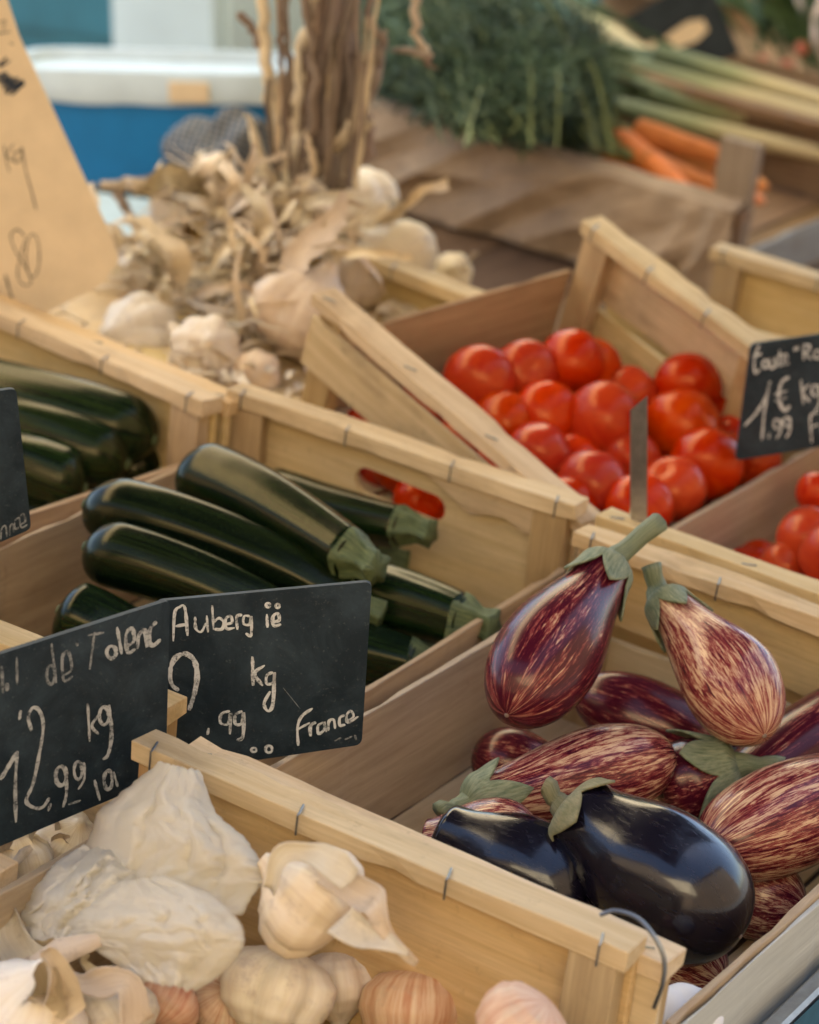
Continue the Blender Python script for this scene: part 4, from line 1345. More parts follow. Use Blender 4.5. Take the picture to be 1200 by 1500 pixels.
hubs = [((375, 400, 0.96), 30), ((330, 320, 1.02), 26), ((430, 360, 0.98), 20), ((270, 440, 0.92), 9), ((345, 490, 0.87), 16), ((410, 300, 1.05), 16), ((545, 350, 1.18), 5), ((290, 275, 1.06), 14), ((190, 385, 0.97), 7)]
for (hx, hy, hyy), n in hubs:
    for i in range(n):
        a = random.uniform(0, 2 * pi)
        ln = random.uniform(60, 165)
        ex, ey = hx + cos(a) * ln * 1.1, hy + sin(a) * ln * 0.9
        ex, ey = max(135, min(700, ex)), max(215, min(566, ey))
        if ex > 470 + (ey - 430) * 0.4 and ey > 440:
            continue
        m1 = ((hx + ex) / 2 + random.uniform(-28, 28), (hy + ey) / 2 + random.uniform(-34, 12))
        yd = hyy - random.uniform(0.0, 0.06)
        p0 = P3(hx + random.uniform(-22, 22), hy + random.uniform(-22, 22), hyy)
        p1 = P3(m1[0], m1[1], yd - 0.03)
        p2 = P3(ex, ey, yd + random.uniform(-0.03, 0.04))
        for pp in (p0, p1, p2):
            pp.z = max(pp.z, -0.06)
        q = [p - bundle_o for p in smooth_path([p0, p1, p2], 5)]
        w0 = random.choice((0.003, 0.004, 0.005, 0.007, 0.010, 0.014, 0.022))
        v, f, d = ribbon(q, (w0, w0 * random.uniform(.15, .9)), random.uniform(.1, .8), random.uniform(-1.6, 1.6), 0.007, 7, (0.4, -0.8, 0.4))
        link('leaf', mesh(v, f, d), M[random.choice(('husk', 'leaf', 'husk', 'husk', 'leaf'))], bundle, smooth=True)
parts = []
for i in range(140):                           # loose husks scattered on the crate floor
    q = Matrix.Translation((-0.405, 0.5955, 0)) @ Matrix.Rotation(-0.115, 4, 'Z') @ Vector((-0.555 + random.uniform(.03, .52), random.uniform(.04, .45), -0.058 + random.uniform(0, .012)))
    a = random.uniform(0, 6.28); l = random.uniform(.012, .05)
    d = Vector((cos(a), sin(a), random.uniform(-.1, .4))) * l
    w = random.uniform(.004, .02)
    parts.append(ribbon([q, q + d * .33 + Vector((0, 0, .004)), q + d * .66 + Vector((0, 0, .002)), q + d], (w, w * .5), random.uniform(.3, 1), random.uniform(-1, 1), .004, 4))
o = link('garlic_husks', join_parts(parts), M['husk'], mw=MS, smooth=True)
tag(o, 'loose garlic husks scattered on the crate floor under the bunch', 'garlic husk', kind='stuff')

# ------------------------------------------------------------------ price boards
def sign_frame(px, py, ax, val, t, lean=0.0):
    """plane of a board standing at a point: D to its right, U up, N towards the camera"""
    P = at(px, py, ax, val)
    D = Vector((cos(t), sin(t), 0)); U = Vector((0, 0, 1)); N = D.cross(U)
    U, N = U * cos(lean) - N * sin(lean), N * cos(lean) + U * sin(lean)
    return P, D, U, N
def board(name, corners, fr, th, mat, label, cat, rnd=0.008, group=None):
    P, D, U, N = fr
    m = frame(P, D, -N, U)                       # local x right, y away from the camera, z up
    mi = m.inverted()
    q = [mi @ at_plane(x, y, P, N) for x, y in corners]
    q = [Vector((p.x, p.z)) for p in q]
    out = []
    n = len(q)
    for i in range(n):
        a, b, c = q[i - 1], q[i], q[(i + 1) % n]
        u, v = (a - b).normalized(), (c - b).normalized()
        for k in range(5):
            s = k / 4
            out.append((b + u * rnd) * (1 - s) ** 2 + b * 2 * s * (1 - s) + (b + v * rnd) * s * s)
    o = link(name, plate_mesh([(p.x, p.y) for p in out], [], th), mat, mw=MS @ m)
    tag(o, label, cat, group)
    return o, m
def strokes(o, m, fr, lines, wpx, mat, name='chalk_writing', k=5):
    P, D, U, N = fr
    mi = m.inverted()
    parts = []
    for ln in lines:
        w = wpx
        if isinstance(ln[0], (int, float)):
            w, ln = ln[0], ln[1:]
        pts = [mi @ at_plane(x, y, P, N) for x, y in ln]
        dep = (at_plane(ln[0][0], ln[0][1], P, N) - CAM).dot(fwd)
        hw = w * dep / FPX / 2
        sp = smooth_path([Vector((p.x, 0, p.z)) for p in pts], k)
        V, F, Dd = [], [], []
        L = len(sp)
        for i, p in enumerate(sp):
            t = (sp[min(i + 1, L - 1)] - sp[max(i - 1, 0)])
            t = t.normalized() if t.length > 1e-9 else Vector((1, 0, 0))
            nn = Vector((-t.z, 0, t.x))
            ww = hw * (1 + 0.5 * noise.noise((p.x * 260, p.z * 260, 1.0)) + 0.35 * noise.noise((p.x * 60, p.z * 60, 4.0)))
            e = 0.55 if i in (0, L - 1) else 1.0
            for sgn in (-1, 1):
                V.append(p + nn * ww * e * sgn + Vector((0, -0.0005 - 0.00002 * (len(parts) % 9), 0)))
                Dd.append((sgn, 0, i / L))
        for i in range(L - 1):
            F.append((2 * i, 2 * i + 2, 2 * i + 3, 2 * i + 1))
        parts.append((V, F, Dd))
    return link(name, join_parts(parts), mat, o)
def ring(cx, cy, rx, ry, a0=0, a1=360, n=9):
    return [(cx + rx * cos(radians(a0 + (a1 - a0) * i / (n - 1))), cy + ry * sin(radians(a0 + (a1 - a0) * i / (n - 1)))) for i in range(n)]

# the Aubergine slate
f2 = sign_frame(530, 1090, 'y', 0.17, 0.62)
s2, m2 = board('price_slate', [(228, 881), (545, 852), (530, 1091), (222, 1136)], f2, 0.004, M['slate'], 'black slate lettered Auberg ie, France, standing between courgettes and aubergines', 'price sign', 0.006, 'chalked price slates')
strokes(s2, m2, f2, [
    [(254, 939), (256, 898), (263, 889), (271, 890), (275, 931)], [(257, 917), (274, 914)],
    [(286, 903), (287, 920), (295, 925), (302, 912)], [(303, 901), (305, 926)],
    [(311, 886), (313, 922)], [(313, 921), (325, 921), (328, 911), (321, 905), (313, 911)],
    [(331, 914), (340, 911), (338, 902), (331, 906), (332, 920), (344, 919)],
    [(348, 922), (347, 903), (355, 900)],
    [(366, 902), (358, 902), (357, 913), (366, 914), (368, 902), (368, 930), (360, 927)],
    [(391, 899), (392, 919)], ring(393, 886, 3, 3), [(399, 911), (409, 908), (407, 898), (400, 903), (401, 916), (412, 914)], ring(407, 887, 3, 3),
    [7, (262, 1011), (252, 1002), (249, 984), (256, 965), (270, 957), (284, 966), (289, 988), (285, 1015), (277, 1040)],
    [5, (370, 961), (371, 1004)], [5, (388, 974), (373, 986), (385, 1004)],
    [5, (400, 984), (391, 989), (391, 1001), (401, 999), (402, 985), (400, 1030), (393, 1041), (387, 1030), (396, 1012)],
    [(337, 1041), (325, 1045), (323, 1058), (334, 1060), (338, 1044), (337, 1075)], [(355, 1041), (345, 1047), (345, 1060), (354, 1059), (357, 1043), (356, 1078), (347, 1084)],
    [(306, 1066), (304, 1076)], ring(394, 1097, 5, 5), ring(372, 1098, 4, 3),
    [(437, 1092), (436, 1066), (442, 1049), (458, 1037)], [(434, 1069), (454, 1058)],
    [(455, 1078), (455, 1063), (463, 1057)], [(474, 1057), (466, 1063), (467, 1074), (475, 1068), (475, 1057), (478, 1072)],
    [(481, 1070), (482, 1056), (489, 1054), (491, 1067)], [(505, 1047), (498, 1051), (498, 1062), (506, 1061)],
    [(508, 1056), (518, 1049), (514, 1041), (508, 1047), (510, 1058), (525, 1049)],
], 4.2, M['chalk'])
strokes(s2, m2, f2, [[1.0, (415, 1007), (440, 1038)], [3, (490, 1085), (500, 1080)], [3, (505, 1083), (516, 1078)], [3, (520, 1076), (522, 1084)]], 2.0, M['chalk_faint'], 'chalk_smudge')

# the slanting slate
f1 = sign_frame(243, 1136, 'y', 0.024, 1.22)
s1, m1 = board('price_slate', [(-95, 989), (249, 879), (243, 1137), (-95, 1280)], f1, 0.004, M['slate'], 'black slate lettered 12,99 kg slanting towards the lower left corner', 'price sign', 0.005, 'chalked price slates')
strokes(s1, m1, f1, [
    [(2, 975), (4, 1015)], [(24, 962), (25, 1003)], [6, (10, 1000), (10, 1012)],
    [(75, 942), (82, 1000)], ring(74, 988, 6, 14), [(90, 990), (104, 980), (100, 955), (91, 962), (93, 996), (106, 990)],
    [4, (112, 938), (113, 946)], [4, (138, 925), (131, 980)], [4, (128, 930), (152, 926)],
], 4.5, M['chalk_faint'], 'chalk_writing')
strokes(s1, m1, f1, [
    ring(163, 955, 7, 9), [(171, 918), (178, 958)], [(182, 948), (196, 938), (193, 920), (184, 930), (187, 955), (198, 950)],
    [(201, 950), (203, 930), (212, 924), (215, 948)], [(229, 910), (220, 920), (218, 938), (224, 945), (235, 936)],
    [5, (128, 1030), (131, 1086)], [5, (148, 1042), (134, 1062), (144, 1075)], ring(152, 1048, 7, 13), [6, (159, 1032), (163, 1075), (158, 1104), (150, 1112)],
    [6, (46, 1070), (41, 1050), (48, 1036), (58, 1042), (63, 1065), (56, 1110), (48, 1148), (38, 1172), (48, 1182), (62, 1182), (72, 1168)],
    [6, (30, 1040), (28, 1054)],
    [7, (0, 1142), (12, 1122), (26, 1100)], [5, (25, 1100), (22, 1150), (23, 1204)],
    [4, (74, 1176), (70, 1188)],
    ring(89, 1136, 8, 14), [5, (96, 1125), (97, 1160), (92, 1182)], ring(114, 1128, 6, 13), [5, (122, 1116), (123, 1140), (114, 1156)], [4, (100, 1178), (118, 1172)],
    [5, (138, 1142), (146, 1172)], ring(158, 1142, 6, 14), [4, (166, 1130), (172, 1152)],
], 6.0, M['chalk_mid'], 'chalk_writing')

# the tomato slate
f3 = sign_frame(1200, 655, 'y', 0.985, 0.80, 0.08)
s3, m3 = board('price_slate', [(1101, 504), (1300, 476), (1290, 640), (1078, 675)], f3, 0.004, M['slate'], 'black tomato slate lettered 1,99 kg at the right edge', 'price sign', 0.006, 'chalked price slates')
strokes(s3, m3, f3, [
    [(1112, 505), (1105, 525), (1106, 546), (1114, 540)], [(1102, 522), (1116, 518)],
    ring(1121, 533, 4, 6), [(1127, 524), (1128, 538), (1134, 537), (1135, 524), (1137, 538)], [(1142, 512), (1142, 534), (1147, 533)], [(1139, 521), (1147, 519)],
    [(1148, 528), (1153, 525), (1151, 518), (1147, 524), (1150, 533), (1156, 531)], [2.5, (1164, 508), (1164, 514)], [2.5, (1168, 507), (1168, 513)],
    [(1177, 504), (1177, 528)], [(1177, 505), (1186, 506), (1184, 514), (1178, 516), (1189, 527)], ring(1197, 519, 5, 6), [(1206, 524), (1206, 512), (1213, 512), (1214, 524)],
    [4, (1090, 624), (1108, 604), (1122, 580), (1128, 558), (1120, 600), (1116, 644)],
    [4.5, (1156, 552), (1146, 558), (1141, 574), (1143, 592), (1150, 601), (1157, 594)], [(1134, 578), (1153, 572)], [(1135, 587), (1152, 582)],
    [(1173, 556), (1177, 592)], [(1186, 562), (1176, 574), (1186, 588)], ring(1194, 572, 5, 8), [(1199, 562), (1200, 590), (1193, 603)],
    [3, (1127, 634), (1126, 642)], ring(1138, 621, 5, 7), [(1143, 614), (1143, 632), (1137, 642)], ring(1152, 618, 5, 7), [(1157, 611), (1157, 630), (1151, 641)],
    [(1189, 648), (1187, 610), (1200, 604)], [(1188, 626), (1199, 621)], [(1204, 634), (1204, 620), (1210, 616)],
], 3.4, M['chalk'])
# upright slate at the left edge
f4 = sign_frame(45, 776, 'y', 0.14, 1.0)
s4, m4 = board('price_slate', [(-140, 590), (24, 569), (46, 775), (-130, 850)], f4, 0.004, M['slate'], 'black slate standing in the left courgette crate at the left edge', 'price sign', 0.005, 'chalked price slates')
strokes(s4, m4, f4, [[(-14, 786), (-10, 772), (-6, 790)], [(1, 790), (2, 775), (8, 770), (10, 786)], [(14, 784), (15, 770), (19, 768), (20, 780)],
                     [(29, 757), (22, 762), (22, 774), (28, 772)], [(30, 768), (37, 763), (34, 752), (29, 758), (31, 772), (40, 768)]], 2.6, M['chalk_faint'])
# stake of a price holder between the crates, seen on its narrow face
sb, st = at(936, 770, 'y', 0.640), at(936, 578, 'y', 0.640)
ax_ = (st - sb).normalized()
sb = sb - ax_ * 0.07
hh = (st - sb).length
vw = ax_.cross(fwd).normalized()                     # broad face turned a little away from the photographer
vf = vw.cross(ax_).normalized()
Xs = (vw * 0.93 + vf * 0.37).normalized() * -1
Ys = ax_.cross(Xs)
wv = 27 * 2.42 / FPX
prof_ = [(-wv * .5, 0.0), (-wv * .36, -0.0035), (wv * .5, -0.0035), (wv * .5, -0.0020), (-wv * .34, -0.0020), (-wv * .5, 0.0015)]
zt_ = [hh - 0.016, hh - 0.013, hh, hh, hh - 0.013, hh - 0.016]
n = 6
V = [(x, y, 0) for x, y in prof_] + [(x, y, z) for (x, y), z in zip(prof_, zt_)]
F = [(i, (i + 1) % n, n + (i + 1) % n, n + i) for i in range(n)] + [(0, 5, 4, 1), (1, 4, 3, 2), (n, n + 1, n + 4, n + 5), (n + 1, n + 2, n + 3, n + 4)]
o = link('metal_stake', mesh(V, F), M['steel'], mw=MS @ frame(sb, Xs, Ys, ax_))
tag(o, 'narrow metal price stake standing upright in front of the tomatoes', 'metal stake')
# cream card at the upper left
f5 = sign_frame(60, 452, 'y', 0.72, 0.62, 0.16)
s5, m5 = board('price_card', [(-260, -40), (5, -20), (28, 52), (156, 330), (176, 380), (150, 418), (60, 462), (-260, 430)], f5, 0.0025, M['card'], 'leaning cream cardboard price card with a blacked out scribble, lettered kg and ,80', 'price sign', 0.004)
strokes(s5, m5, f5, [
    [(6, 212), (9, 232), (14, 252)], [(20, 210), (10, 228), (20, 236)], [(31, 220), (22, 224), (22, 238), (30, 234), (32, 216), (38, 250), (47, 282), (53, 307)],
    [(37, 347), (26, 336), (16, 345), (22, 366), (38, 392), (46, 412), (36, 418), (26, 404), (30, 376), (38, 350)],
    ring(48, 374, 10, 32, -100, 270, 12), [2.5, (8, 402), (15, 428), (22, 450)],
    [(-4, 35), (8, 30), (4, 44)], [(-6, 50), (16, 46)], [(14, 62), (20, 66)],
], 1.6, M['pencil'], 'handwriting')
strokes(s5, m5, f5, [[4, (-6, 112), (10, 107), (-4, 120), (16, 112), (2, 126), (26, 114), (6, 132), (34, 118), (8, 138), (36, 121), (16, 140)], [2, (-6, 100), (10, 84), (0, 98), (16, 88)]], 4, M['inkblue'], 'scribble')

# ------------------------------------------------------------------ carrots, paper and the far side of the stall
# brown paper over the near end of the carrot crate
V, F, D = [], [], []
nu, nv = 150, 50
for i in range(nu + 1):
    u = i / nu
    x = -1.075 + 0.622 * u
    for j in range(nv + 1):
        s = j / nv
        q = noise.ridged_multi_fractal(Vector((u * 5 + s * 2.4, s * 1.4 - u * 1.2, 3)), 1.0, 2.0, 4, 1.0, 2.0, noise_basis='PERLIN_ORIGINAL')
        q2 = noise.noise((u * 11 + s * 4, s * 3.0, 8))
        fold = 0.0
        for (ua, sa, ub, sb_, am, wd) in ((.08, 1, .36, .22, 1, .07), (.33, 1, .60, .34, .9, .06), (.52, .95, .83, .26, .8, .07), (.0, .62, .20, .24, .7, .06), (.74, 1, .97, .36, .9, .05), (.2, .6, .52, .5, .6, .05), (.62, .62, .92, .72, .5, .05), (.84, .95, .90, .3, .7, .035), (.93, .95, .96, .3, .7, .03), (.4, .45, .66, .26, .5, .04)):
            ex_, ey_ = ub - ua, (sb_ - sa) * .35
            tt_ = max(0, min(1, ((u - ua) * ex_ + (s - sa) * .35 * ey_) / (ex_ * ex_ + ey_ * ey_)))
            dd_ = sqrt((u - ua - tt_ * ex_) ** 2 + ((s - sa) * .35 - tt_ * ey_) ** 2) + 0.008 * q2
            fold += am * 0.025 * max(0, 1 - dd_ / wd) ** 1.3 * (0.4 + 0.6 * sin(pi * min(1, tt_ + .15)))
        tri = fold / max(.15, min(1, s * 3)) + 0.25 * sum(am * (abs(((u * fx + s * fs + 0.12 * q2 + ph) % 1) - .5) * 4 - 1) for fx, fs, ph, am in ((3.6, 2.2, .1, .008), (6.1, 2.9, .6, .006), (2.1, 1.0, .35, .005), (9.7, 3.6, .8, .003), (5.0, -2.0, .3, .003)))
        bump = 0.002 * q + 0.002 * q2 + tri * min(1, s * 3)
        if s < 0.22:                                  # folded over the batten into the crate
            a = s / 0.22
            y = 1.812 + 0.045 - a * 0.045
            z = -0.054 + 0.006 * sin(a * pi) + 0.004 * q2
        else:
            a = (s - 0.22) / 0.78
            y = 1.808 - 0.004 - bump - 0.018 * a
            z = -0.055 - a * (0.124 + 0.004 * sin(u * 9) + 0.008 * u)
        V.append((x + 0.01 * q2, y, z)); D.append((u, s, 0))
for i in range(nu):
    for j in range(nv):
        a = i * (nv + 1) + j
        F.append((a, a + 1, a + nv + 2, a + nv + 1))
o = link('kraft_paper', mesh(V, F, D), M['kraft'], mw=MS, smooth=False)
tag(o, 'crumpled brown paper hanging over the near end of the carrot crate', 'brown paper')
# tall grey corner stake of the carrot crate
pl = plank('corner_stake', (0.530, 0.031, 0.02), (0.585, 0.052, 0.215), 'z', M['stakewood'], C9)
# carrots
CGp = 'carrots lying in the paper lined crate'
def carrot(p0, p1, rad, label):
    p0, p1 = Vector(p0), Vector(p1)
    L = (p1 - p0).length
    root = empty('carrot', MS @ axis_frame(p0, p1, random.uniform(0, 6)), label, 'carrot', CGp)
    def pr(t):
        e0 = sqrt(max(0.02, 1 - (1 - min(t / 0.08, 1)) ** 2))
        e1 = 1.0 if t < 0.86 else sqrt(max(0.02, 1 - ((t - 0.86) / 0.14) ** 2)) * 0.9 + 0.1
        return e0 * e1 * (1 - 0.42 * t) * (1 + 0.025 * sin(t * 60) * noise.noise((t * 20, L * 90, 1)))
    link('taproot', lathe_mesh(L, pr, rad, 40, 20, random.uniform(-.03, .03), None, 0.06), M['carrot'], root, smooth=True)
    for i in range(5):
        a = i * 1.256
        q = Vector((cos(a) * .004, sin(a) * .004, 0.003))
        link('leaf_stalk', tube_mesh(smooth_path([q, q + Vector((cos(a) * .003, sin(a) * .003, -.03)), q + Vector((cos(a) * .012, sin(a) * .012, -.075))], 3), [0.003, 0.0026, 0.0024, 0.002, 0.002, .0018, .0016], 6), M['frond_stalk'], root, smooth=True)
    return root
def yy_(px, py, z):
    return at(px, py, 'z', z)
carrot(yy_(900, 205, -0.050), yy_(1010, 290, -0.075), 0.0240, 'carrot lying nearest over the paper edge')
carrot(yy_(925, 192, -0.038), yy_(1075, 236, -0.055), 0.0225, 'uppermost carrot of the bunch')
carrot(yy_(935, 232, -0.055), yy_(1062, 282, -0.080), 0.0220, 'carrot between the uppermost and the nearest')
carrot(yy_(880, 238, -0.075), yy_(980, 300, -0.10), 0.0200, 'carrot tucked under the nearest one')
carrot(yy_(990, 225, -0.080), yy_(1125, 275, -0.078), 0.0170, 'carrot showing behind the grey corner stake')
carrot(yy_(1010, 250, -0.100), yy_(1120, 296, -0.09), 0.0150, 'lowest carrot behind the grey corner stake')
# feathery tops: one dark mass
rf = random.Random(5)
parts, sparts = [], []
def leaflet(p, d, w, l):
    x = d.cross(Vector((rf.uniform(-1, 1), rf.uniform(-1, 1), rf.uniform(-1, 1))))
    if x.length < 1e-4:
        x = d.orthogonal()
    x.normalize()
    return ([p, p + d * l * .5 + x * w, p + d * l, p + d * l * .5 - x * w], [(0, 1, 2, 3)], [(0, 0, 0)] * 4)
for i in range(300):
    if rf.random() < 0.45:
        s0 = at(880 + rf.uniform(-14, 14), 195 + rf.uniform(-25, 25), 'z', -0.04)
    else:
        s0 = at(rf.uniform(640, 860), rf.uniform(120, 215), 'z', rf.uniform(-0.06, 0.0))
    ex, ey = rf.uniform(500, 840), rf.uniform(-40, 235)
    if ex > 745 and ey < 55:
        ey += 70
    if ey > 150 + (ex - 560) * 0.33:
        ey -= 90
    yb = s0.y + rf.uniform(-0.02, 0.25)
    e0 = at(ex, ey, 'y', max(1.80, yb))
    md = (s0 + e0) / 2 + Vector((0, 0, rf.uniform(0.0, 0.07)))
    path = smooth_path([s0, md, e0], 5)
    v, f, d = ribbon(path, (0.004, 0.0015), 0.3, 1, 0.001, 2)
    (sparts if i % 2 == 0 else parts).append((v, f, d))
    for k in range(2, len(path) - 1):
        tdir = (path[k + 1] - path[k - 1]).normalized()
        for q in range(7):
            side = tdir.cross(Vector((rf.uniform(-1, 1), rf.uniform(-1, 1), rf.uniform(-1, 1)))).normalized()
            b = path[k] + side * rf.uniform(0, 0.008)
            ln = rf.uniform(0.02, 0.05)
            d2 = (side + tdir * 0.7 + Vector((0, 0, -0.25))).normalized()
            for z in range(5):
                bb = b + d2 * ln * z / 5
                dd = (d2 + Vector((rf.uniform(-1, 1), rf.uniform(-1, 1), rf.uniform(-1, 1))) * 0.9).normalized()
                parts.append(leaflet(bb, dd, rf.uniform(.0014, .003), rf.uniform(.009, .018)))
for i in range(26):
    s0 = at(885 + rf.uniform(-18, 22), 200 + rf.uniform(-22, 25), 'z', -0.035)
    e0 = at(rf.uniform(690, 850), rf.uniform(20, 165), 'y', s0.y + rf.uniform(0, .15))
    path = smooth_path([s0, (s0 + e0) / 2 + Vector((0, 0, rf.uniform(.01, .05))), e0], 5)
    v, f, d = ribbon(path, (0.007, 0.003), 0.8, 1, 0.001, 4)
    sparts.append((v, f, d))
o = link('carrot_foliage', join_parts(parts), M['frond'], mw=MS)
tag(o, 'dark feathery carrot leaves heaped in the paper lined crate', 'carrot leaves', kind='stuff')
o = link('carrot_stalks', join_parts(sparts), M['frond_stalk'], mw=MS)
tag(o, 'pale green carrot leaf stalks running through the dark foliage', 'carrot stalks', kind='stuff')
# sprigs hanging over the paper
# the crate of leeks behind, its board, the far crate and the radishes
LEEK_C = crate('brown crate of leeks behind the carrots', 0, 0, 0, 0.75, 0.46, mw=MS @ Matrix.Translation((-1.12, 2.425, -0.128)), slit=False, HZ=0.064,
               mats=dict(batten='brownwood', panel='brownwood', board='brownwood', post='brownwood'))
def leek(p0, p1, rad, label, bend=0.02):
    p0, p1 = Vector(p0), Vector(p1)
    L = (p1 - p0).length
    root = empty('leek', MS @ axis_frame(p0, p1, 0), label, 'leek', 'leeks in the brown crate')
    link('shaft', lathe_mesh(L, lambda t: (0.75 + 0.25 * t) * (0.5 + min(t / .04, 1) * .5), rad, 30, 16, bend, None, 0.05), M['leek'], root, smooth=True)
    for i in range(6):
        a = rf.uniform(0, 6.28)
        u = Vector((cos(a), sin(a), 0))
        pts = [u * rad * 0.5 + Vector((0, 0, L * .93)), u * rad * 1.6 + Vector((0, 0, L + .06)), u * rad * (2 + rf.random() * 4) + Vector((0, 0, L + .14)), u * rad * (2 + rf.random() * 6) + Vector((0, 0, L + .24))]
        v, f, d = ribbon(smooth_path(pts, 4), (0.026, 0.006), 0.8, rf.uniform(-1, 1), 0.004, 4, u)
        link('leaf', mesh(v, f, d), M['leek_leaf'], root, smooth=True)
    return root
leek(at(1260, 212, 'z', -0.10), at(930, 128, 'z', -0.08), 0.0185, 'leek lying nearest, white end to the right')
leek(at(1255, 185, 'z', -0.09), at(900, 92, 'z', -0.06), 0.0185, 'leek second from the front')
leek(at(1270, 165, 'z', -0.08), at(960, 76, 'z', -0.05), 0.017, 'leek third from the front')
leek(at(1250, 235, 'z', -0.115), at(880, 150, 'z', -0.10), 0.016, 'lowest leek against the brown board')
leek(at(1010, 118, 'y', 2.62), at(800, -20, 'y', 2.72), 0.015, 'leek turned up to the left behind the others')
leek(at(980, 90, 'y', 2.66), at(720, 60, 'y', 2.75), 0.014, 'thin leek pointing left over the carrot leaves')
FARC = crate('pale crate of radishes at the back right', 0, 0, 0, 0.80, 0.46, mw=MS @ Matrix.Translation((-1.30, 2.93, -0.125)), slit=False, HZ=0.064,
             mats=dict(batten='brownwood', panel='cardboard', board='brownwood', post='brownwood'))
for (px, py, r, lb) in [(1122, 92, 13, 'pink radish bunch head by the white leaf, first from the left'), (1158, 98, 13, 'second pink radish from the left'), (1198, 118, 14, 'third pink radish at the right edge'),
                        (1180, 70, 11, 'small radish behind the second'), (1230, 140, 14, 'radish beyond the right edge')]:
    p = at(px, py, 'y', 2.99)
    d = r * 2 * (p - CAM).dot(fwd) / FPX
    root = empty('radish', MS @ axis_frame(p - Vector((0, 0, d / 2)), p + Vector((-.4, .2, .5))), lb, 'radish', 'radishes in the far crate')
    link('root', lathe_mesh(d, lambda t: max(0.02, 1 - abs(2 * t - 1) ** 2.2) ** .5, d / 2, 14, 14), M['pink'], root, smooth=True)
    for i in range(9):
        a = rf.uniform(0, 6.28)
        q = [Vector((0, 0, d * .95)), Vector((cos(a) * .02, sin(a) * .02, d + .05)), Vector((cos(a) * .05, sin(a) * .05, d + .12)), Vector((cos(a) * .09, sin(a) * .09, d + .17))]
        v, f, dd = ribbon(smooth_path(q, 3), lambda s: 0.004 + 0.03 * s * s, 0.5, rf.uniform(-1, 1), 0.006, 4, (cos(a), sin(a), 0))
        link('leaf', mesh(v, f, dd), M['greenleaf'], root, smooth=True)
# chalk board of the far crate with one thick chalk line
f6 = sign_frame(1000, 112, 'y', 2.70, 0.75, 0.3)
s6, m6 = board('price_slate', [(908, 30), (1035, -40), (1085, 78), (1000, 114)], f6, 0.005, M['slate'], 'blurred black slate far behind with one thick chalk stroke', 'price sign', 0.006, 'chalked price slates')
strokes(s6, m6, f6, [[26, (948, 80), (990, 58), (1034, 36)]], 26, M['card'])

# ------------------------------------------------------------------ behind the stall
def wmat(p, rz=0.0):
    """upright in the world, standing at a stall point"""
    return Matrix.Translation(MS @ Vector(p)) @ Matrix.Rotation(rz, 4, 'Z')
def wbox(name, lo, hi, mat, parent=None, mw=None, bevel=0.01, seg=2):
    lo, hi = Vector(lo), Vector(hi)
    bm = bmesh.new()
    bmesh.ops.create_cube(bm, size=1.0)
    s = hi - lo
    for v in bm.verts:
        v.co = Vector((v.co.x * s.x, v.co.y * s.y, v.co.z * s.z)) + (lo + hi) / 2
    bmesh.ops.bevel(bm, geom=list(bm.edges), offset=bevel, segments=seg, affect='EDGES')
    me = bpy.data.meshes.new(name); bm.to_mesh(me); bm.free()
    return link(name, me, mat, parent, mw=mw)
# blue tub with a white liner turned over its rim
YT = 1.75
ta, tb = at(70, 150, 'y', YT), at(392, 150, 'y', YT)
tm = wmat((ta + tb) / 2, 0.42)
tub = empty('storage_tub', tm @ Matrix.Translation((0, 0, -0.315)), 'blue plastic tub with a white liner folded over its rim', 'tub')
def ring_shell(w, d, z0, z1, taper, wall, wav=0.0, n=64, power=6.0):
    """rounded rectangular open shell"""
    V, F = [], []
    def pt(a, sx, sy):
        c, s = cos(a), sin(a)
        r = 1 / ((abs(c) ** power + abs(s) ** power) ** (1 / power))
        return c * r * sx, s * r * sy
    for (z, k, inn, wv) in ((z0, taper, 0, wav), (z1, 1.0, 0, 0), (z1, 1.0, wall, 0), (z0 + wall, taper, wall, 0)):
        for j in range(n):
            a = 2 * pi * j / n
            x, y = pt(a, w / 2 * k - inn, d / 2 * k - inn)
            V.append((x, y, z + wv * noise.noise((cos(a) * 2, sin(a) * 2, 4))))
    for i in range(3):
        for j in range(n):
            q = (j + 1) % n
            F.append((i * n + j, i * n + q, (i + 1) * n + q, (i + 1) * n + j))
    return V, F
W_ = (tb - ta).length * 1.02
V, F = ring_shell(W_ * 0.97, 0.20, -0.25, 0.345, 0.90, 0.006)
n = 64
F.append(tuple(range(n)))
F.append(tuple(3 * n + j for j in reversed(range(n))))
link('shell', mesh(V, F), M['blue'], tub, smooth=False)
V, F = ring_shell(W_ * 1.02, 0.215, 0.331, 0.378, 1.0, 0.014, 0.010)
link('liner', mesh(V, F), M['foam'], tub, smooth=True)
V, F = ring_shell(W_ * 0.96, 0.19, 0.36, 0.365, 1.0, 0.004)
link('lid', mesh(V[:n], [tuple(range(n))]), M['foam'], tub)
wbox('label_patch', (0.05, -0.112, 0.336), (0.11, -0.1085, 0.366), M['card'], tub, bevel=0.001, seg=1)
# checked cloth bundle
p = at(318, 215, 'y', 1.50)
dd = (p - CAM).dot(fwd) / FPX
cloth = crumpled('checked_cloth', [(tuple(at(285, 215, 'y', 1.52)), 48 * dd), (tuple(at(345, 205, 'y', 1.52)), 46 * dd), (tuple(at(320, 235, 'y', 1.50)), 42 * dd), (tuple(at(420, 225, 'y', 1.55)), 46 * dd)],
                 M['check'], 'bundle of dark checked cloth in front of the blue tub', 'cloth', 9, 0.02, 14, 70, 50)
uv = cloth.data.uv_layers.new(name='UVMap')
for lp in cloth.data.loops:
    co = cloth.data.vertices[lp.vertex_index].co
    uv.data[lp.index].uv = (co.x * 9 + co.y * 4, co.z * 11 + co.y * 5)
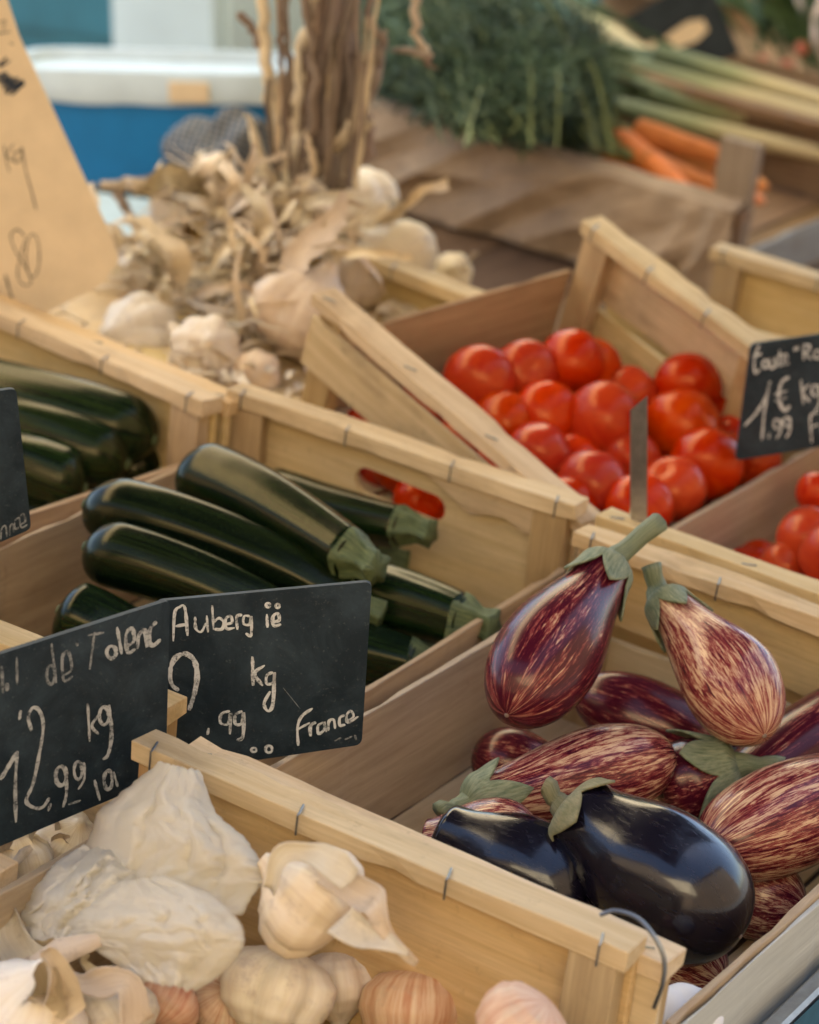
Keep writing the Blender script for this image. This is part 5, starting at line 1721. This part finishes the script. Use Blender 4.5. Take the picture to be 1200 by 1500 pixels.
# pale blue tray with a dark rim
tr_o = at(215, 312, 'y', 1.36)
tray = empty('plastic_tray', MS @ Matrix.Translation(tr_o - Vector((0, 0, 0.03))) @ Matrix.Rotation(0.5, 4, 'Z'), 'pale blue tray with a dark rim behind the garlic', 'tray')
wbox('tray_base', (-0.14, -0.10, 0), (0.16, 0.10, 0.02), M['pale_blue'], tray, bevel=0.004)
for lo, hi in (((-0.14, 0.10, 0), (0.16, 0.112, 0.026)), ((-0.152, -0.10, 0), (-0.14, 0.112, 0.026)), ((-0.14, -0.112, 0), (0.16, -0.10, 0.024)), ((0.16, -0.112, 0), (0.172, 0.112, 0.026))):
    wbox('tray_rim', lo, hi, M['darkmetal'], tray, bevel=0.003)
# second table that carries the tub
tab2 = empty('back_table', Matrix.Translation((-1.75, 2.0, 0)), 'low table behind the stall carrying the blue tub', 'table')
zt = (tm @ Vector((0, 0, -0.567))).z
wbox('tabletop', (-0.6, -0.8, zt - 0.03), (0.42, 0.75, zt), M['darkmetal'], tab2)
for lx, ly in ((-0.52, -0.7), (0.34, -0.7), (-0.52, 0.66), (0.34, 0.66)):
    wbox('table_leg', (lx, ly, 0), (lx + 0.05, ly + 0.05, zt - 0.031), M['darkmetal'], tab2)
# tall white cabinet, teal van side and a crate of greens at the very back
def backbox(px0, px1, pytop, pybot, y, depth, name, mat, label, cat, rz=0.5):
    a, b = at(px0, pybot, 'y', y), at(px1, pybot, 'y', y)
    w0, w1 = MS @ a, MS @ b
    ang = math.atan2(w1.y - w0.y, w1.x - w0.x)
    wdt = (w1 - w0).length
    up = (at(px0, pytop, 'y', y) - a).length
    root = empty(name, Matrix.Translation((w0.x, w0.y, 0)) @ Matrix.Rotation(ang, 4, 'Z'), label, cat)
    return root, wdt, w0.z + up, depth
r, w, h, d = backbox(166, 332, -60, 80, 2.7, 0.3, 'cabinet', None, 'tall bluish white cabinet standing behind the blue tub', 'cabinet')
wbox('body', (0, 0, 0.02), (w, d, h + 0.6), M['white_panel'], r, bevel=0.012)
wbox('door', (0.012, -0.02, 0.05), (w - 0.012, -0.001, h + 0.57), M['white_panel'], r, bevel=0.006)
wbox('handle', (w - 0.05, -0.045, h + 0.2), (w - 0.035, -0.021, h + 0.4), M['steel'], r, bevel=0.004)
r, w, h, d = backbox(-420, 520, -60, 120, 3.6, 0.4, 'van_body', None, 'teal side of a parked market van at the back', 'van')
tag(r, 'teal side of a parked market van at the back left', 'van')
wbox('body', (-1.2, 0, 0.35), (w + 1.2, 1.9, 2.3), M['teal'], r, bevel=0.06)
wbox('sill_strip', (-1.2, -0.03, 0.62), (w + 1.2, -0.002, 0.74), M['darkmetal'], r, bevel=0.008)
wbox('side_panel', (0.18, -0.012, 0.80), (w * 0.40, -0.001, 1.6), M['pale_blue'], r, bevel=0.005)
wbox('side_panel', (w * 0.45, -0.012, 0.80), (w + 0.3, -0.001, 1.6), M['teal'], r, bevel=0.005)
for xx in (-0.6, w + 0.5):
    tm_ = tube_mesh([(xx, 0.03, 0.34), (xx, 0.25, 0.34)], [0.34, 0.34], 28)
    link('wheel', tm_, M['asphalt'], r)
# turquoise bottle glints behind the carrot leaves
for (px, py, rr) in ((792, 28, 22), (852, 0, 26)):
    p = at(px, py, 'y', 2.78)
    k = (p - CAM).dot(fwd) / FPX
    root = empty('water_bottle', wmat(p - Vector((0, 0, 0.10))), 'pale turquoise bottle behind the carrot leaves, %s' % ('left one' if px < 800 else 'taller right one'), 'bottle')
    R_ = rr * k
    link('body', lathe_mesh(0.16, lambda t: (1.0 if t < .72 else max(.28, 1 - (t - .72) * 3.6)) * min(1, .8 + t * 6), R_, 20, 20), M['turq'], root, smooth=True)
    link('cap', tube_mesh([(0, 0, .158), (0, 0, .178)], [R_ * .34, R_ * .34], 14), M['white_panel'], root)
# cardboard boxes at the upper right
for (px0, px1, pt, pb, y, mt, lb) in [(870, 965, -40, 66, 3.45, 'cardboard', 'greyish cardboard box behind the leeks'), (1075, 1300, -60, 110, 3.55, 'cardboard', 'brown cardboard box at the top right corner')]:
    a, b = at(px0, pb, 'y', y), at(px1, pb, 'y', y)
    L = (b - a).length
    root = empty('cardboard_box', MS @ (Matrix.Translation(a) @ Matrix.Rotation(0.1, 4, 'Z')), lb, 'box')
    hgt = (at(px0, pt, 'y', y) - a).length
    wbox('carton', (0, 0, 0), (L, 0.3, hgt), M[mt], root, bevel=0.004)
    fo = wbox('flap', (0.0, -0.10, hgt - 0.004), (L, -0.002, hgt), M[mt], root, bevel=0.001, seg=1)
p = at(1178, 28, 'y', 3.35)
crumpled('wrapping_paper', [(tuple(p), 0.05), (tuple(at(1215, 60, 'y', 3.35)), 0.06), (tuple(at(1230, 10, 'y', 3.38)), 0.06)], M['cloth_pale'], 'pinkish white wrapping paper in the top right corner', 'paper', 12, 0.02, 15, 50, 36)
# greens glimpsed between cabinet and stalks
gp_ = at(362, 40, 'y', 3.0)
gr = empty('leafy_plant', wmat(gp_ - Vector((0, 0, 0.35))), 'blurred green potted plant beside the white cabinet', 'plant')
link('pot', tube_mesh([(0, 0, 0), (0, 0, .2)], [.07, .09], 18), M['darkmetal'], gr)
parts = []
for i in range(160):
    a = rf.uniform(0, 6.28); l = rf.uniform(.08, .2)
    b = Vector((rf.uniform(-.04, .04), rf.uniform(-.04, .04), .19))
    e = b + Vector((cos(a) * l * .3, sin(a) * l * .3, l))
    v, f, dd = ribbon(smooth_path([b, (b + e) / 2 + Vector((0, 0, .03)), e], 3), lambda s: .006 + .03 * sin(min(1, s) * pi), .4, rf.uniform(-1, 1), .004, 3, (cos(a), sin(a), 0.2))
    parts.append((v, f, dd))
link('foliage', join_parts(parts), M['greenleaf'], gr)

# ------------------------------------------------------------------ the awning over the stall, out of view, light canvases added to it
aw = empty('market_awning', Matrix.Translation((-0.6, 0.8, 0)), 'unseen dark awning over the stall, cream and white canvases added for the light', 'awning')
for (x0, x1, mt) in ((-1.75, -1.00, 'awning_cream'), (-1.05, 0.55, 'awning'), (-3.2, -1.72, 'awning_shade')):  # cream strip added for warm glow, white one to shade the tub
    V, F = [], []
    for i in range(9):
        for j in range(13):
            x = x0 + (x1 - x0) * i / 8; y = (1.3 if x0 < -3 else -0.70) + (3.2 if x0 < -3 else 5.2) * j / 12
            V.append((x, y, (2.55 if x0 < -3 else 2.58 if x0 < -1 else 2.60) - 0.05 * x + 0.02 * sin(j * 2.1)))
    for i in range(8):
        for j in range(12):
            a = i * 13 + j
            F.append((a, a + 13, a + 14, a + 1))
    link('canvas', mesh(V, F), M[mt], aw, smooth=True).matrix_basis = Matrix.Translation((0.6, -0.8, 0))
for (x, y) in ((-1.72, -0.66), (-1.72, 4.45), (0.50, 4.45), (-3.15, 4.45), (-3.15, 1.35)):
    link('post', tube_mesh([(x, y, 0), (x, y, 2.57 - 0.05 * x)], [.02, .02], 12), M['steel'], aw, basis=Matrix.Translation((0.6, -0.8, 0)))
key_awning = empty('market_awning', Matrix.Translation((2.1, -3.4, 0)) @ Matrix.Rotation(-0.65, 4, 'Z'), 'unseen cream canvas awning across the aisle, added as the warm main light', 'awning')  # unseen, placed behind the camera as the warm key source
V, F = [], []
for i in range(13):
    for j in range(13):
        x = -1.7 + 3.4 * i / 12; y = -1.5 + 3.0 * j / 12
        V.append((x, y, 3.5 - 1.0 * (j / 12) + 0.02 * sin(i * 2.1)))
for i in range(12):
    for j in range(12):
        a = i * 13 + j
        F.append((a, a + 13, a + 14, a + 1))
link('canvas', mesh(V, F), M['awning_cream'], key_awning, smooth=True)
for (x, y, z) in ((-1.66, -1.45, 3.45), (1.66, -1.45, 3.45), (-1.66, 1.46, 2.48), (1.66, 1.46, 2.48)):
    link('post', tube_mesh([(x, y, 0), (x, y, z)], [.02, .02], 12), M['steel'], key_awning)
# ------------------------------------------------------------------ houses across the market square (what the glossy skins reflect)
def house(label, p, rz, w, h, d, n, floors):
    root = empty('house', Matrix.Translation(p) @ Matrix.Rotation(rz, 4, 'Z'), label, 'house', 'houses round the market square')
    wbox('wall', (0, 0, 0), (w, d, h), M['stucco'], root, bevel=0.02)
    wbox('cornice', (-0.15, -0.2, h + 0.002), (w + 0.15, d + .1, h + 0.25), M['stucco'], root, bevel=0.03)
    for f in range(floors):
        for i in range(n):
            x = w * (i + 0.5) / n
            z = 1.0 + f * 3.0
            fr = wbox('window', (x - 0.55, -0.05, z), (x + 0.55, -0.002, z + 1.7), M['stucco'], root, bevel=0.01)
            wbox('pane', (x - 0.45, -0.07, z + 0.1), (x + 0.45, -0.052, z + 1.6), M['cardboard'], fr, bevel=0.004)
    return root
house('ochre house facing the stall from across the square', (8.5, 10.0, 0), -pi / 2, 22, 9.0, 5, 4, 2)
house('ochre house behind the photographer', (9.0, -9.5, 0), pi, 22, 9.0, 5, 4, 2)
